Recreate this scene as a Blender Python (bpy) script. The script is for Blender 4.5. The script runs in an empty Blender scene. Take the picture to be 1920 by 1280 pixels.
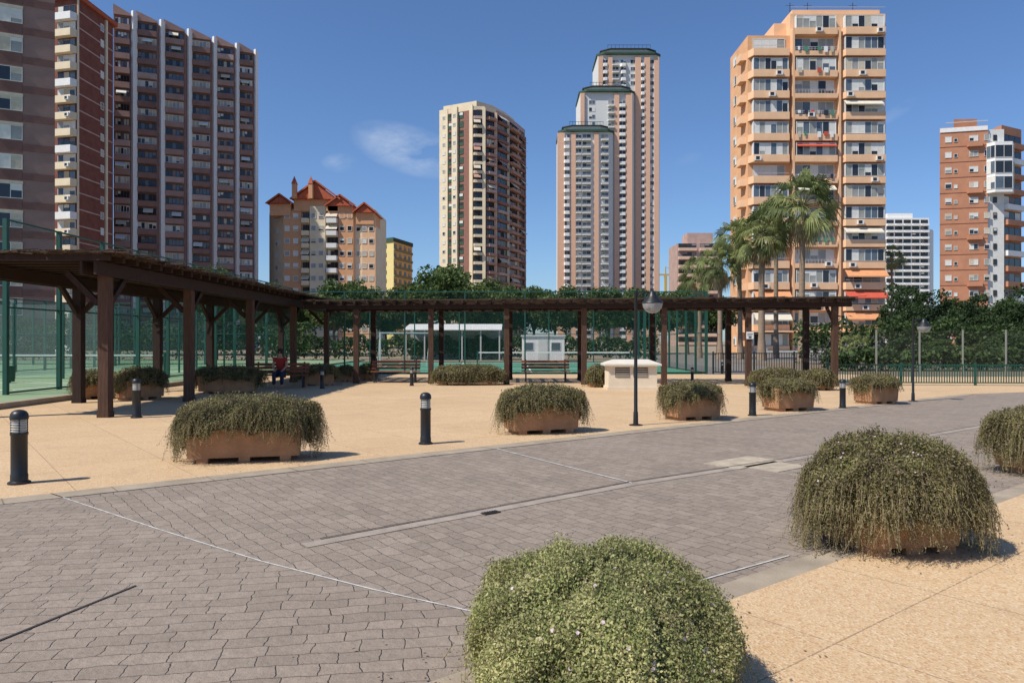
import bpy, math, random
import numpy as np
from mathutils import Vector, Matrix
R=math.radians
random.seed(7); rng=np.random.default_rng(5)
scene=bpy.context.scene; COL=scene.collection
F=1387.0; EYE=1.6; HZ=640.0
def G(x,y):
    d=EYE*F/(y-HZ); return ((x-960)/F*d,d)
def PX(x,d): return (x-960)/F*d
def PZ(y,d): return EYE+(HZ-y)/F*d
# ------------------------------------------------------------- materials
def nt(m):
    m.use_nodes=True; t=m.node_tree; t.nodes.clear(); return t
def mix(t,fac,a,b,blend='MIX'):
    n=t.nodes.new('ShaderNodeMix'); n.data_type='RGBA'; n.blend_type=blend
    for i,v in ((0,fac),(6,a),(7,b)):
        if hasattr(v,'links') or hasattr(v,'is_output'): t.links.new(v,n.inputs[i])
        else: n.inputs[i].default_value=v if i==0 else (tuple(v)+(1,))[:4]
    return n.outputs[2]
def math_n(t,op,a,b=0.0,c=None):
    n=t.nodes.new('ShaderNodeMath'); n.operation=op
    for i,v in enumerate((a,b) if c is None else (a,b,c)):
        if hasattr(v,'is_output'): t.links.new(v,n.inputs[i])
        else: n.inputs[i].default_value=v
    return n.outputs[0]
def noise(t,vec,scale,detail=4,rough=.6):
    n=t.nodes.new('ShaderNodeTexNoise'); n.inputs['Scale'].default_value=scale
    n.inputs['Detail'].default_value=detail; n.inputs['Roughness'].default_value=rough
    if vec is not None: t.links.new(vec,n.inputs['Vector'])
    return n.outputs['Fac']
def remap(t,v,a,b,c=0,d=1):
    n=t.nodes.new('ShaderNodeMapRange'); n.inputs[1].default_value=a; n.inputs[2].default_value=b
    n.inputs[3].default_value=c; n.inputs[4].default_value=d; t.links.new(v,n.inputs[0]); return n.outputs[0]
def finish(t,col,rough=.8,bump=None,bs=.3,bd=.02,metal=0,spec=.3):
    p=t.nodes.new('ShaderNodeBsdfPrincipled'); o=t.nodes.new('ShaderNodeOutputMaterial')
    if hasattr(col,'is_output'): t.links.new(col,p.inputs['Base Color'])
    else: p.inputs['Base Color'].default_value=(*col,1)
    if hasattr(rough,'is_output'): t.links.new(rough,p.inputs['Roughness'])
    else: p.inputs['Roughness'].default_value=rough
    p.inputs['Metallic'].default_value=metal; p.inputs['Specular IOR Level'].default_value=spec
    if bump is not None:
        b=t.nodes.new('ShaderNodeBump'); b.inputs['Strength'].default_value=bs; b.inputs['Distance'].default_value=bd
        t.links.new(bump,b.inputs['Height']); t.links.new(b.outputs[0],p.inputs['Normal'])
    t.links.new(p.outputs[0],o.inputs[0]); return p
def mat(name,c,rough=.85,var=.15,scale=2.0,bump=0,bscale=60,metal=0,spec=.3,stretch=None):
    m=bpy.data.materials.new(name); t=nt(m)
    tc=t.nodes.new('ShaderNodeTexCoord').outputs['Object']
    if stretch:
        mp=t.nodes.new('ShaderNodeMapping'); mp.inputs['Scale'].default_value=stretch
        t.links.new(tc,mp.inputs[0]); tc=mp.outputs[0]
    n=remap(t,noise(t,tc,scale),.3,.7)
    c0=tuple(x*(1-var) for x in c); c1=tuple(min(1,x*(1+var)) for x in c)
    col=mix(t,n,c0,c1)
    oi=t.nodes.new('ShaderNodeObjectInfo')
    col=mix(t,remap(t,oi.outputs['Random'],0,1,0,.22*min(1,var*6)),col,tuple(x*.6 for x in c))
    finish(t,col,rough,noise(t,tc,bscale) if bump else None,bump,.02,metal,spec)
    return m
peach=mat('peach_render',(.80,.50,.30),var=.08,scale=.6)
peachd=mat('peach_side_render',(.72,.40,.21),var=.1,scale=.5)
peach2=mat('pale_pink_render',(.68,.47,.35),var=.08)
peachh=mat('warm_peach_strip_render',(.72,.45,.31),var=.08)
salmon=mat('salmon_render',(.44,.25,.19),var=.1)
maroon=mat('red_brown_render',(.27,.13,.10),var=.15)
cream=mat('cream_render',(.76,.64,.45),var=.08,scale=.5)
white=mat('white_paint',(.80,.79,.76),var=.06)
greyw=mat('grey_white_render',(.66,.66,.63),var=.08)
mauve=mat('mauve_render',(.29,.185,.16),var=.12,scale=.4)
mauved=mat('dark_mauve_render',(.20,.105,.088),var=.15,scale=.7)
redbr=mat('dark_red_brick',(.22,.075,.052),var=.2,scale=.7)
brown=mat('brown_brick',(.27,.155,.125),var=.22,scale=.5)
brownl=mat('light_brown_brick',(.38,.24,.20),var=.15,scale=.5)
pinkb=mat('pinkish_brick',(.50,.35,.30),var=.15,scale=.5)
brickK=mat('orange_brick',(.49,.23,.135),var=.12,scale=.6)
redroof=mat('red_roof_tiles',(.46,.12,.06),var=.2)
orangew=mat('orange_render',(.68,.36,.19),var=.1)
yellow=mat('yellow_render',(.74,.61,.26),var=.06)
greenw=mat('green_grey_render',(.26,.29,.18),var=.1)
concrete=mat('grey_concrete',(.46,.45,.43),var=.12)
dkgreen=mat('dark_green_panels',(.05,.10,.07),var=.2)
darkwin=mat('dark_recess',(.035,.032,.03),var=.3)
framew=mat('white_window_frame',(.72,.72,.70),var=.05,rough=.5)
framed=mat('dark_window_frame',(.09,.07,.06),var=.1,rough=.5)
def glassmat(name,c,rough=.12):
    m=bpy.data.materials.new(name); t=nt(m)
    tc=t.nodes.new('ShaderNodeTexCoord').outputs['Object']
    col=mix(t,noise(t,tc,1.3),tuple(x*.6 for x in c),tuple(x*1.5 for x in c))
    finish(t,col,rough,noise(t,tc,.8),.05,.05,0,.6); return m
glA=glassmat('dark_glass',(.025,.028,.032)); glB=glassmat('blue_grey_glass',(.10,.13,.16)); glC=glassmat('curtained_glass',(.30,.30,.27),.3)
blW=mat('white_blind',(.70,.69,.64),var=.08); blB=mat('beige_blind',(.55,.49,.38),var=.12); blG=mat('grey_green_blind',(.30,.34,.30),var=.12)
blM=mat('mauve_blind',(.27,.23,.22),var=.15)
rail=mat('pale_rail_metal',(.50,.50,.48),rough=.5,var=.05)
railg=mat('dull_grey_metal',(.24,.25,.22),rough=.6,var=.1)
raild=mat('dark_rail_metal',(.05,.055,.055),rough=.5,var=.05)
awnR=mat('red_awning_cloth',(.55,.10,.06),var=.1); awnO=mat('orange_awning_cloth',(.66,.30,.14),var=.1); awnC=mat('cream_awning_cloth',(.66,.60,.48),var=.1)
awnG=mat('green_awning_cloth',(.08,.25,.15),var=.1)
black=mat('black_painted_metal',(.014,.015,.017),rough=.42,var=.2,scale=8,spec=.5)
green=mat('green_painted_steel',(.010,.075,.052),rough=.45,var=.15,spec=.5)
darkfence=mat('dark_painted_steel',(.03,.035,.035),rough=.5)
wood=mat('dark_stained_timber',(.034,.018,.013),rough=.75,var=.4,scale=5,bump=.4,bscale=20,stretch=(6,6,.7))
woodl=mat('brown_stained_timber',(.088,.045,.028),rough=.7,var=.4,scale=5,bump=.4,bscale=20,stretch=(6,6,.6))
reed=mat('weathered_brushwood',(.066,.043,.030),rough=.9,var=.4,scale=9)
benchw=mat('red_bench_timber',(.26,.085,.04),rough=.5,var=.2,scale=6)
terra=mat('terracotta_planter_concrete',(.43,.235,.125),rough=.9,var=.22,scale=5,bump=.5,bscale=90)
soil=mat('dark_soil',(.03,.022,.015),var=.3)
trunkm=mat('grey_brown_bark',(.13,.095,.065),rough=.95,var=.3,scale=4,bump=.7,bscale=18)
palmtrunk=mat('palm_trunk_bark',(.29,.21,.145),rough=.95,var=.3,scale=3,bump=1,bscale=9,stretch=(1,1,5))
def leafmat(name,c,tr=.28):
    m=bpy.data.materials.new(name); t=nt(m)
    tc=t.nodes.new('ShaderNodeTexCoord').outputs['Object']
    n=noise(t,tc,3.0,2); col=mix(t,remap(t,n,.3,.7),tuple(x*.65 for x in c),tuple(min(1,x*1.3) for x in c))
    p=finish(t,col,.6,None,spec=.25)
    tb=t.nodes.new('ShaderNodeBsdfTranslucent'); t.links.new(col,tb.inputs[0])
    ms=t.nodes.new('ShaderNodeMixShader'); ms.inputs[0].default_value=tr
    out=[x for x in t.nodes if x.type=='OUTPUT_MATERIAL'][0]
    t.links.new(p.outputs[0],ms.inputs[1]); t.links.new(tb.outputs[0],ms.inputs[2]); t.links.new(ms.outputs[0],out.inputs[0])
    return m
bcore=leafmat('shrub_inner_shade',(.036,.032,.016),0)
b1=leafmat('olive_leaf',(.235,.215,.08)); b2=leafmat('dull_green_leaf',(.125,.13,.05)); b3=leafmat('dry_stem_leaf',(.29,.23,.13)); b4=leafmat('purplish_leaf',(.14,.095,.07))
n1=leafmat('fresh_green_leaf',(.29,.31,.11)); n2=leafmat('mid_green_leaf',(.16,.185,.06)); n3=leafmat('pale_yellow_green_leaf',(.46,.43,.20))
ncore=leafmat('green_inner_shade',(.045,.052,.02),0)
flower=mat('pale_pink_petals',(.62,.48,.52),var=.1)
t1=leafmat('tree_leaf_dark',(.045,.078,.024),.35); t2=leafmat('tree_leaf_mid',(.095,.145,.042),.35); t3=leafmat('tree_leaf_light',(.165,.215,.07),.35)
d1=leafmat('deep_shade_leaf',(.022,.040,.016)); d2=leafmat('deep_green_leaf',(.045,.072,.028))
p1m=leafmat('palm_leaf_green',(.24,.27,.10),.35); p2m=leafmat('palm_leaf_dark',(.12,.15,.055),.35); p3m=leafmat('palm_leaf_dry',(.38,.29,.16),.3)
lens=mat('frosted_lantern_glass',(.60,.57,.47),rough=.2,var=.1,spec=.6)
utility=mat('cream_utility_render',(.70,.60,.45),var=.08,scale=2)
stonecap=mat('pale_stone_cap',(.64,.59,.50),var=.08)
skin=mat('skin',(.45,.25,.17),rough=.6,var=.05); hair=mat('dark_hair',(.03,.02,.015)); redshirt=mat('red_cotton',(.34,.035,.025),var=.1); denim=mat('dark_trousers',(.03,.035,.06),var=.1)
signw=mat('white_sign_plate',(.75,.75,.74),var=.02,rough=.4); signink=mat('dark_sign_ink',(.05,.05,.06),var=.05)
kerbm=mat('pale_kerb_stone',(.36,.295,.22),rough=.9,var=.22,scale=2.5,bump=.3,bscale=70)

def wiremesh(name,c,pitch,frac):
    m=bpy.data.materials.new(name); t=nt(m)
    tc=t.nodes.new('ShaderNodeTexCoord').outputs['Object']
    s=t.nodes.new('ShaderNodeSeparateXYZ'); t.links.new(tc,s.inputs[0])
    fx=math_n(t,'LESS_THAN',math_n(t,'FRACT',math_n(t,'DIVIDE',s.outputs[0],pitch)),frac)
    fz=math_n(t,'LESS_THAN',math_n(t,'FRACT',math_n(t,'DIVIDE',s.outputs[2],pitch)),frac)
    f=math_n(t,'MAXIMUM',fx,fz)
    p=finish(t,c,.5)
    tr=t.nodes.new('ShaderNodeBsdfTransparent'); ms=t.nodes.new('ShaderNodeMixShader')
    out=[x for x in t.nodes if x.type=='OUTPUT_MATERIAL'][0]
    t.links.new(f,ms.inputs[0]); t.links.new(tr.outputs[0],ms.inputs[1]); t.links.new(p.outputs[0],ms.inputs[2]); t.links.new(ms.outputs[0],out.inputs[0])
    return m
wireG=wiremesh('green_wire_mesh',(.012,.06,.048),.05,.07)
wireD=wiremesh('grey_wire_mesh',(.10,.11,.10),.05,.05)

KA=math.atan2(.79,1.0)
def ground_mats():
    m=bpy.data.materials.new('exposed_aggregate_slabs'); t=nt(m)
    tc=t.nodes.new('ShaderNodeTexCoord').outputs['Object']
    mp=t.nodes.new('ShaderNodeMapping'); mp.inputs['Rotation'].default_value=(0,0,-KA); t.links.new(tc,mp.inputs[0]); v=mp.outputs[0]
    br=t.nodes.new('ShaderNodeTexBrick'); br.offset=0; br.squash=1
    for k,val in (('Scale',1.0),('Mortar Size',.006),('Mortar Smooth',.2),('Brick Width',1.25),('Row Height',1.0),('Bias',0)): br.inputs[k].default_value=val
    br.inputs['Color1'].default_value=(.61,.430,.248,1); br.inputs['Color2'].default_value=(.555,.385,.218,1); br.inputs['Mortar'].default_value=(.30,.20,.12,1)
    t.links.new(v,br.inputs['Vector'])
    vo=t.nodes.new('ShaderNodeTexVoronoi'); vo.inputs['Scale'].default_value=75; t.links.new(tc,vo.inputs['Vector'])
    sp=t.nodes.new('ShaderNodeSeparateColor'); t.links.new(vo.outputs['Color'],sp.inputs[0])
    col=mix(t,math_n(t,'MULTIPLY',math_n(t,'GREATER_THAN',sp.outputs[0],.74),.42),br.outputs['Color'],(.38,.17,.08))
    col=mix(t,math_n(t,'MULTIPLY',math_n(t,'GREATER_THAN',sp.outputs[1],.8),.42),col,(.74,.62,.45))
    big=noise(t,tc,.35,5); col=mix(t,remap(t,big,.35,.75,0,.4),col,(.46,.31,.175))
    st=noise(t,tc,2.2,6,.7); col=mix(t,remap(t,st,.52,.8,0,.45),col,(.34,.23,.135))
    finish(t,col,.92,vo.outputs['Distance'],.35,.01); plaza=m
    roads=[]
    for nm,rot in (('stamped_paving_level',-9),('stamped_paving_slant',52)):
        m=bpy.data.materials.new(nm); t=nt(m)
        tc=t.nodes.new('ShaderNodeTexCoord').outputs['Object']
        def dist(scale,amp,src):
            nz=t.nodes.new('ShaderNodeTexNoise'); nz.inputs['Scale'].default_value=scale; nz.inputs['Detail'].default_value=1; t.links.new(tc,nz.inputs['Vector'])
            vm=t.nodes.new('ShaderNodeVectorMath'); vm.operation='MULTIPLY_ADD'; t.links.new(nz.outputs['Color'],vm.inputs[0]); vm.inputs[1].default_value=(amp,amp,0); t.links.new(src,vm.inputs[2]); return vm.outputs[0]
        v=dist(3.0,.07,tc); v=dist(11,.035,v); v=dist(45,.008,v)
        mp=t.nodes.new('ShaderNodeMapping'); mp.inputs['Rotation'].default_value=(0,0,R(rot)); t.links.new(v,mp.inputs[0]); v=mp.outputs[0]
        br=t.nodes.new('ShaderNodeTexBrick'); br.offset=.47; br.squash=1.15; br.squash_frequency=3
        for k,val in (('Scale',1.0),('Mortar Size',.0065),('Mortar Smooth',1.0),('Brick Width',.205),('Row Height',.132),('Bias',0)): br.inputs[k].default_value=val
        br.inputs['Color1'].default_value=(.335,.268,.212,1); br.inputs['Color2'].default_value=(.245,.194,.154,1); br.inputs['Mortar'].default_value=(.185,.146,.116,1)
        t.links.new(v,br.inputs['Vector'])
        big=noise(t,tc,.5,5,.65); col=mix(t,remap(t,big,.35,.7,0,.6),br.outputs['Color'],(.345,.282,.225))
        fine=noise(t,tc,14,6,.75); col=mix(t,remap(t,fine,.38,.75,0,.5),col,(.155,.122,.10))
        stn=noise(t,tc,1.7,6,.7); col=mix(t,remap(t,stn,.55,.8,0,.5),col,(.44,.37,.30))
        dk=noise(t,tc,.9,5,.7); col=mix(t,remap(t,dk,.6,.78,0,.35),col,(.15,.122,.105))
        h=math_n(t,'ADD',math_n(t,'MULTIPLY',br.outputs['Fac'],-.8),math_n(t,'MULTIPLY',noise(t,tc,18,5,.7),1.2))
        finish(t,col,remap(t,fine,.3,.7,.66,.9),h,.8,.014,0,.3); roads.append(m)
    m=bpy.data.materials.new('dusty_ground'); t=nt(m); tc=t.nodes.new('ShaderNodeTexCoord').outputs['Object']
    finish(t,mix(t,noise(t,tc,.05,6),(.22,.17,.12),(.36,.29,.2)),.95); gm=m
    def court(nm,a,b):
        m=bpy.data.materials.new(nm); t=nt(m); tc=t.nodes.new('ShaderNodeTexCoord').outputs['Object']
        finish(t,mix(t,remap(t,noise(t,tc,.6,6),.3,.7),a,b),.9,noise(t,tc,90),.3,.01); return m
    return plaza,roads,gm,court('court_turf',(.20,.29,.16),(.27,.36,.21)),court('hard_court_green',(.06,.20,.13),(.08,.25,.16))
plazaM,(roadA,roadB),groundM,turfM,courtM=ground_mats()
whiteline=mat('worn_white_line',(.55,.54,.51),var=.35,scale=9)
channel=mat('channel_concrete',(.34,.285,.235),rough=.85,var=.25,scale=4,bump=.3,bscale=60)
jointm=mat('dark_joint',(.055,.044,.036),var=.2)
kjm=mat('kerb_joint_fill',(.20,.16,.12),var=.2)
patchm=mat('pale_replacement_paving',(.43,.36,.27),var=.25,scale=6,bump=.4,bscale=40)

# ------------------------------------------------------------- mesh builder
class MB:
    def __init__(s): s.v=[];s.f=[];s.m=[];s.mats=[];s._me=None
    def mi(s,m):
        if m not in s.mats: s.mats.append(m)
        return s.mats.index(m)
    def add(s,vs,fs,m):
        o=len(s.v); k=s.mi(m); s.v+= [tuple(p) for p in vs]
        for f in fs: s.f.append(tuple(i+o for i in f)); s.m.append(k)
        return s
    def box(s,x0,x1,y0,y1,z0,z1,m):
        return s.add([(x0,y0,z0),(x1,y0,z0),(x1,y1,z0),(x0,y1,z0),(x0,y0,z1),(x1,y0,z1),(x1,y1,z1),(x0,y1,z1)],
            [(0,3,2,1),(4,5,6,7),(0,1,5,4),(1,2,6,5),(2,3,7,6),(3,0,4,7)],m)
    def bar(s,p,q,w,h,m):
        p=Vector(p);q=Vector(q);d=(q-p).normalized(); up=Vector((0,0,1)) if abs(d.z)<.95 else Vector((0,1,0))
        a=d.cross(up).normalized()*w/2; b=a.cross(d).normalized()*h/2
        vs=[p-a-b,p+a-b,p+a+b,p-a+b,q-a-b,q+a-b,q+a+b,q-a+b]
        return s.add(vs,[(0,1,2,3),(7,6,5,4),(0,4,5,1),(1,5,6,2),(2,6,7,3),(3,7,4,0)],m)
    def prism(s,pts,z0,z1,m):
        n=len(pts)
        return s.add([(x,y,z0) for x,y in pts]+[(x,y,z1) for x,y in pts],
            [tuple(range(n-1,-1,-1)),tuple(range(n,2*n))]+[(i,(i+1)%n,(i+1)%n+n,i+n) for i in range(n)],m)
    def lathe(s,prof,n,m,cx=0,cy=0):
        vs=[];fs=[]
        for r,z in prof:
            for k in range(n): vs.append((cx+r*math.cos(2*math.pi*k/n),cy+r*math.sin(2*math.pi*k/n),z))
        for i in range(len(prof)-1):
            for k in range(n): fs.append((i*n+k,i*n+(k+1)%n,(i+1)*n+(k+1)%n,(i+1)*n+k))
        fs.append(tuple(range(n-1,-1,-1))); fs.append(tuple((len(prof)-1)*n+k for k in range(n)))
        return s.add(vs,fs,m)
    def tube(s,pts,rad,n,m):
        pts=[Vector(p) for p in pts]; vs=[];fs=[]
        for i,p in enumerate(pts):
            d=(pts[min(i+1,len(pts)-1)]-pts[max(i-1,0)]).normalized(); up=Vector((0,0,1)) if abs(d.z)<.9 else Vector((0,1,0))
            a=d.cross(up).normalized(); b=a.cross(d); r=rad[i] if hasattr(rad,'__len__') else rad
            for k in range(n):
                t=2*math.pi*k/n; vs.append(p+a*r*math.cos(t)+b*r*math.sin(t))
        for i in range(len(pts)-1):
            for k in range(n): fs.append((i*n+k,i*n+(k+1)%n,(i+1)*n+(k+1)%n,(i+1)*n+k))
        fs.append(tuple(range(n-1,-1,-1))); fs.append(tuple((len(pts)-1)*n+k for k in range(n)))
        return s.add(vs,fs,m)
    def merge(s,o,pos=(0,0,0),rz=0):
        c,sn=math.cos(rz),math.sin(rz); off=len(s.v)
        s.v+=[(pos[0]+x*c-y*sn,pos[1]+x*sn+y*c,pos[2]+z) for x,y,z in o.v]
        idx=[s.mi(m) for m in o.mats]
        for f,k in zip(o.f,o.m): s.f.append(tuple(i+off for i in f)); s.m.append(idx[k])
        return s
    def mesh(s,name,smooth=False):
        if s._me is None:
            me=bpy.data.meshes.new(name); me.from_pydata(s.v,[],s.f)
            for m in s.mats: me.materials.append(m)
            me.polygons.foreach_set('material_index',s.m); me.update()
            if smooth:
                me.polygons.foreach_set('use_smooth',[True]*len(me.polygons)); me.set_sharp_from_angle(angle=R(38))
            s._me=me
        return s._me
    def obj(s,name,parent=None,loc=(0,0,0),rz=0,smooth=False,world=False):
        if world and parent is not None:
            L=parent.location; s.v=[(x-L.x,y-L.y,z-L.z) for x,y,z in s.v]
        o=bpy.data.objects.new(name,s.mesh(name,smooth)); COL.objects.link(o); o.parent=parent
        o.location=loc; o.rotation_euler=(0,0,rz); return o
def tag(o,label,cat,group=None,kind=None):
    if label: o['label']=label
    if cat: o['category']=cat
    if group: o['group']=group
    if kind: o['kind']=kind
    return o
def thing(name,label,cat,loc=(0,0,0),rz=0,group=None):
    o=bpy.data.objects.new(name,None); COL.objects.link(o); o.location=loc; o.rotation_euler=(0,0,rz); o.empty_display_size=.3
    return tag(o,label,cat,group)
def copytree(o,parent=None):
    c=o.copy(); COL.objects.link(c); c.parent=parent
    for ch in list(o.children):
        if ch!=c: copytree(ch,c)
    return c
def structure(name,mb,**k):
    o=mb.obj(name,**k); o['kind']='structure'; return o
def arr_mesh(name,V,Q,M,mats):
    me=bpy.data.meshes.new(name); n=len(Q)
    me.vertices.add(len(V)); me.vertices.foreach_set('co',np.ascontiguousarray(V,dtype=np.float32).ravel())
    me.loops.add(n*4); me.loops.foreach_set('vertex_index',np.ascontiguousarray(Q,dtype=np.int32).ravel())
    me.polygons.add(n); me.polygons.foreach_set('loop_start',np.arange(0,4*n,4,dtype=np.int32))
    for m in mats: me.materials.append(m)
    me.polygons.foreach_set('material_index',np.ascontiguousarray(M,dtype=np.int32))
    me.update(calc_edges=True); me.validate(); return me
def nrm(a): return a/np.maximum(np.linalg.norm(a,axis=1,keepdims=True),1e-9)
def leafquads(P,N,s,asp=.5,bias=.6):
    n=len(P); r=rng.normal(size=(n,3)); nn=nrm(N*bias+nrm(r)); t=nrm(np.cross(nn,rng.normal(size=(n,3)))); b=np.cross(nn,t)
    s=np.broadcast_to(np.asarray(s,dtype=float).reshape(-1,1),(n,1))
    V=np.stack([P+t*s*asp,P+b*s,P-t*s*asp,P-b*s],axis=1).reshape(-1,3)
    return V,np.arange(4*n).reshape(n,4)

# ------------------------------------------------------------- setting
gr=MB().box(-2500,2500,-60,4500,-.3,-.012,groundM); structure('ground',gr)
A0=np.array([-5.2,7.52]); U=np.array([math.cos(KA),math.sin(KA)]); Nn=np.array([-U[1],U[0]])
def K(s,o): p=A0+U*s+Nn*o; return (p[0],p[1])
pl=MB().prism([K(-14,0),K(24,0),(19,24.5),(24,28.5),(24,36),(-13,36),(-13,16),(-22,12)],-.3,0,plazaM)
structure('plaza_paving',pl)
structure('kerb_strip',MB().prism([K(-14,-.32),K(24,-.32),K(24,-.001),K(-14,-.001)],-.3,.004,kerbm))
kj=MB()
for i in range(-14,24):
    kj.prism([K(i,-.318),K(i+.012,-.318),K(i+.012,-.004),K(i,-.004)],.002,.0065,kjm)
structure('kerb_joints',kj)
B1=np.array([1.31,4.77])
def Q2(s,o): p=B1+U*s+Nn*o; return (p[0],p[1])
rd=MB().prism([K(-14,-.322),Q2(-12,0),Q2(30,0),(30,22.8),(18,24.3),(14.2,22.85),K(24.3,-.322)],-.3,-.004,roadB)
structure('stamped_road',rd)
wl=[G(95,925),G(300,993),G(490,1052),G(700,1105),G(925,1155)]
a0=MB().prism([K(-14,-.322),Q2(-12,.02),Q2(-1.15,.02),wl[4],wl[3],wl[2],wl[1],wl[0],K(.45,-.322)][::-1],-.29,0.0,roadA)
structure('stamped_road_near',a0)
def strip(pts,w,z,m):
    mb=MB(); pts=[Vector((*p,0)) for p in pts]; L=[];Rr=[]
    for i,p in enumerate(pts):
        d=(pts[min(i+1,len(pts)-1)]-pts[max(i-1,0)]).normalized(); a=Vector((-d.y,d.x,0))*w/2
        L.append(p+a);Rr.append(p-a)
    n=len(pts)
    mb.add([(q.x,q.y,z) for q in L]+[(q.x,q.y,z) for q in Rr],[(n+i,n+i+1,i+1,i) for i in range(n-1)],m); return mb
structure('white_line',strip(wl,.015,.004,whiteline))
structure('white_line_far',strip([G(920,838),G(1185,905)],.025,.0025,whiteline))
structure('white_line_kerb',strip([G(1300,1092),G(1340,1080),G(1480,1041)],.015,.0025,whiteline))
ch=[G(570,1022),G(1180,908),G(1500,858),G(1850,797)]
structure('drain_channel',strip(ch,.14,.0005,channel))
structure('drain_joint',strip([G(600,1010),G(1180,903),G(1500,855),G(1850,795)],.020,.005,jointm))
structure('paving_joint_near',strip([G(-60,1225),G(255,1098)],.018,.006,jointm))
for nm,cc,w,d_ in (('paving_patch',G(1395,866),1.0,.55),('paving_patch_second',G(1455,874),.7,.5)):
    mb=MB(); c,s_=math.cos(KA),math.sin(KA)
    pts=[(cc[0]+a*c-b*s_,cc[1]+a*s_+b*c) for a,b in ((-w/2,-d_/2),(w/2,-d_/2),(w/2,d_/2),(-w/2,d_/2))]
    structure(nm,mb.prism(pts,-.1,.003,patchm))
dg=G(920,961); gm_=MB().box(-.09,.09,-.04,.04,0,.006,jointm)
for k in range(6): gm_.box(-.08+k*.029,-.066+k*.029,-.035,.035,.006,.011,black)
tag(gm_.obj('drain_grate',loc=(dg[0],dg[1],0),rz=KA),'small dark drain grate set in the paved road beside the channel','drain')
structure('plaza_paving_near',MB().prism([Q2(-12,-.19),(-7,-12),(40,-12),(40,20),Q2(30,-.19)],-.3,.012,plazaM))
structure('kerb_strip_near',MB().prism([Q2(-12,-.188),Q2(30,-.188),Q2(30,.03),Q2(-12,.03)],-.3,.006,kerbm))
structure('court_turf',MB().box(-60,-12.35,16,62,-.3,.09,turfM))
structure('court_kerb',MB().box(-12.33,-12.05,12,36,-.3,.14,kerbm))
cl=MB()
for x in (-15.5,-20.5,-25.5): cl.box(x-.04,x+.04,23,42,.09,.097,white)
for y in (23,27,38,42): cl.box(-25.4,-15.6,y-.04,y+.04,.09,.098,white)
structure('court_lines',cl)
structure('hard_court',MB().box(-12,9.4,36.6,56,-.3,.02,courtM))
hl=MB()
for x in (-8,-3.5,1,7): hl.box(x-.04,x+.04,38,54,.02,.027,white)
for y in (38,43,50,54): hl.box(-7.9,6.9,y-.05,y+.05,.02,.028,white)
structure('hard_court_lines',hl)
structure('street',MB().box(9.6,200,29,100,-.3,-.008,mat('street_asphalt',(.20,.18,.16),var=.15)))

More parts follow.
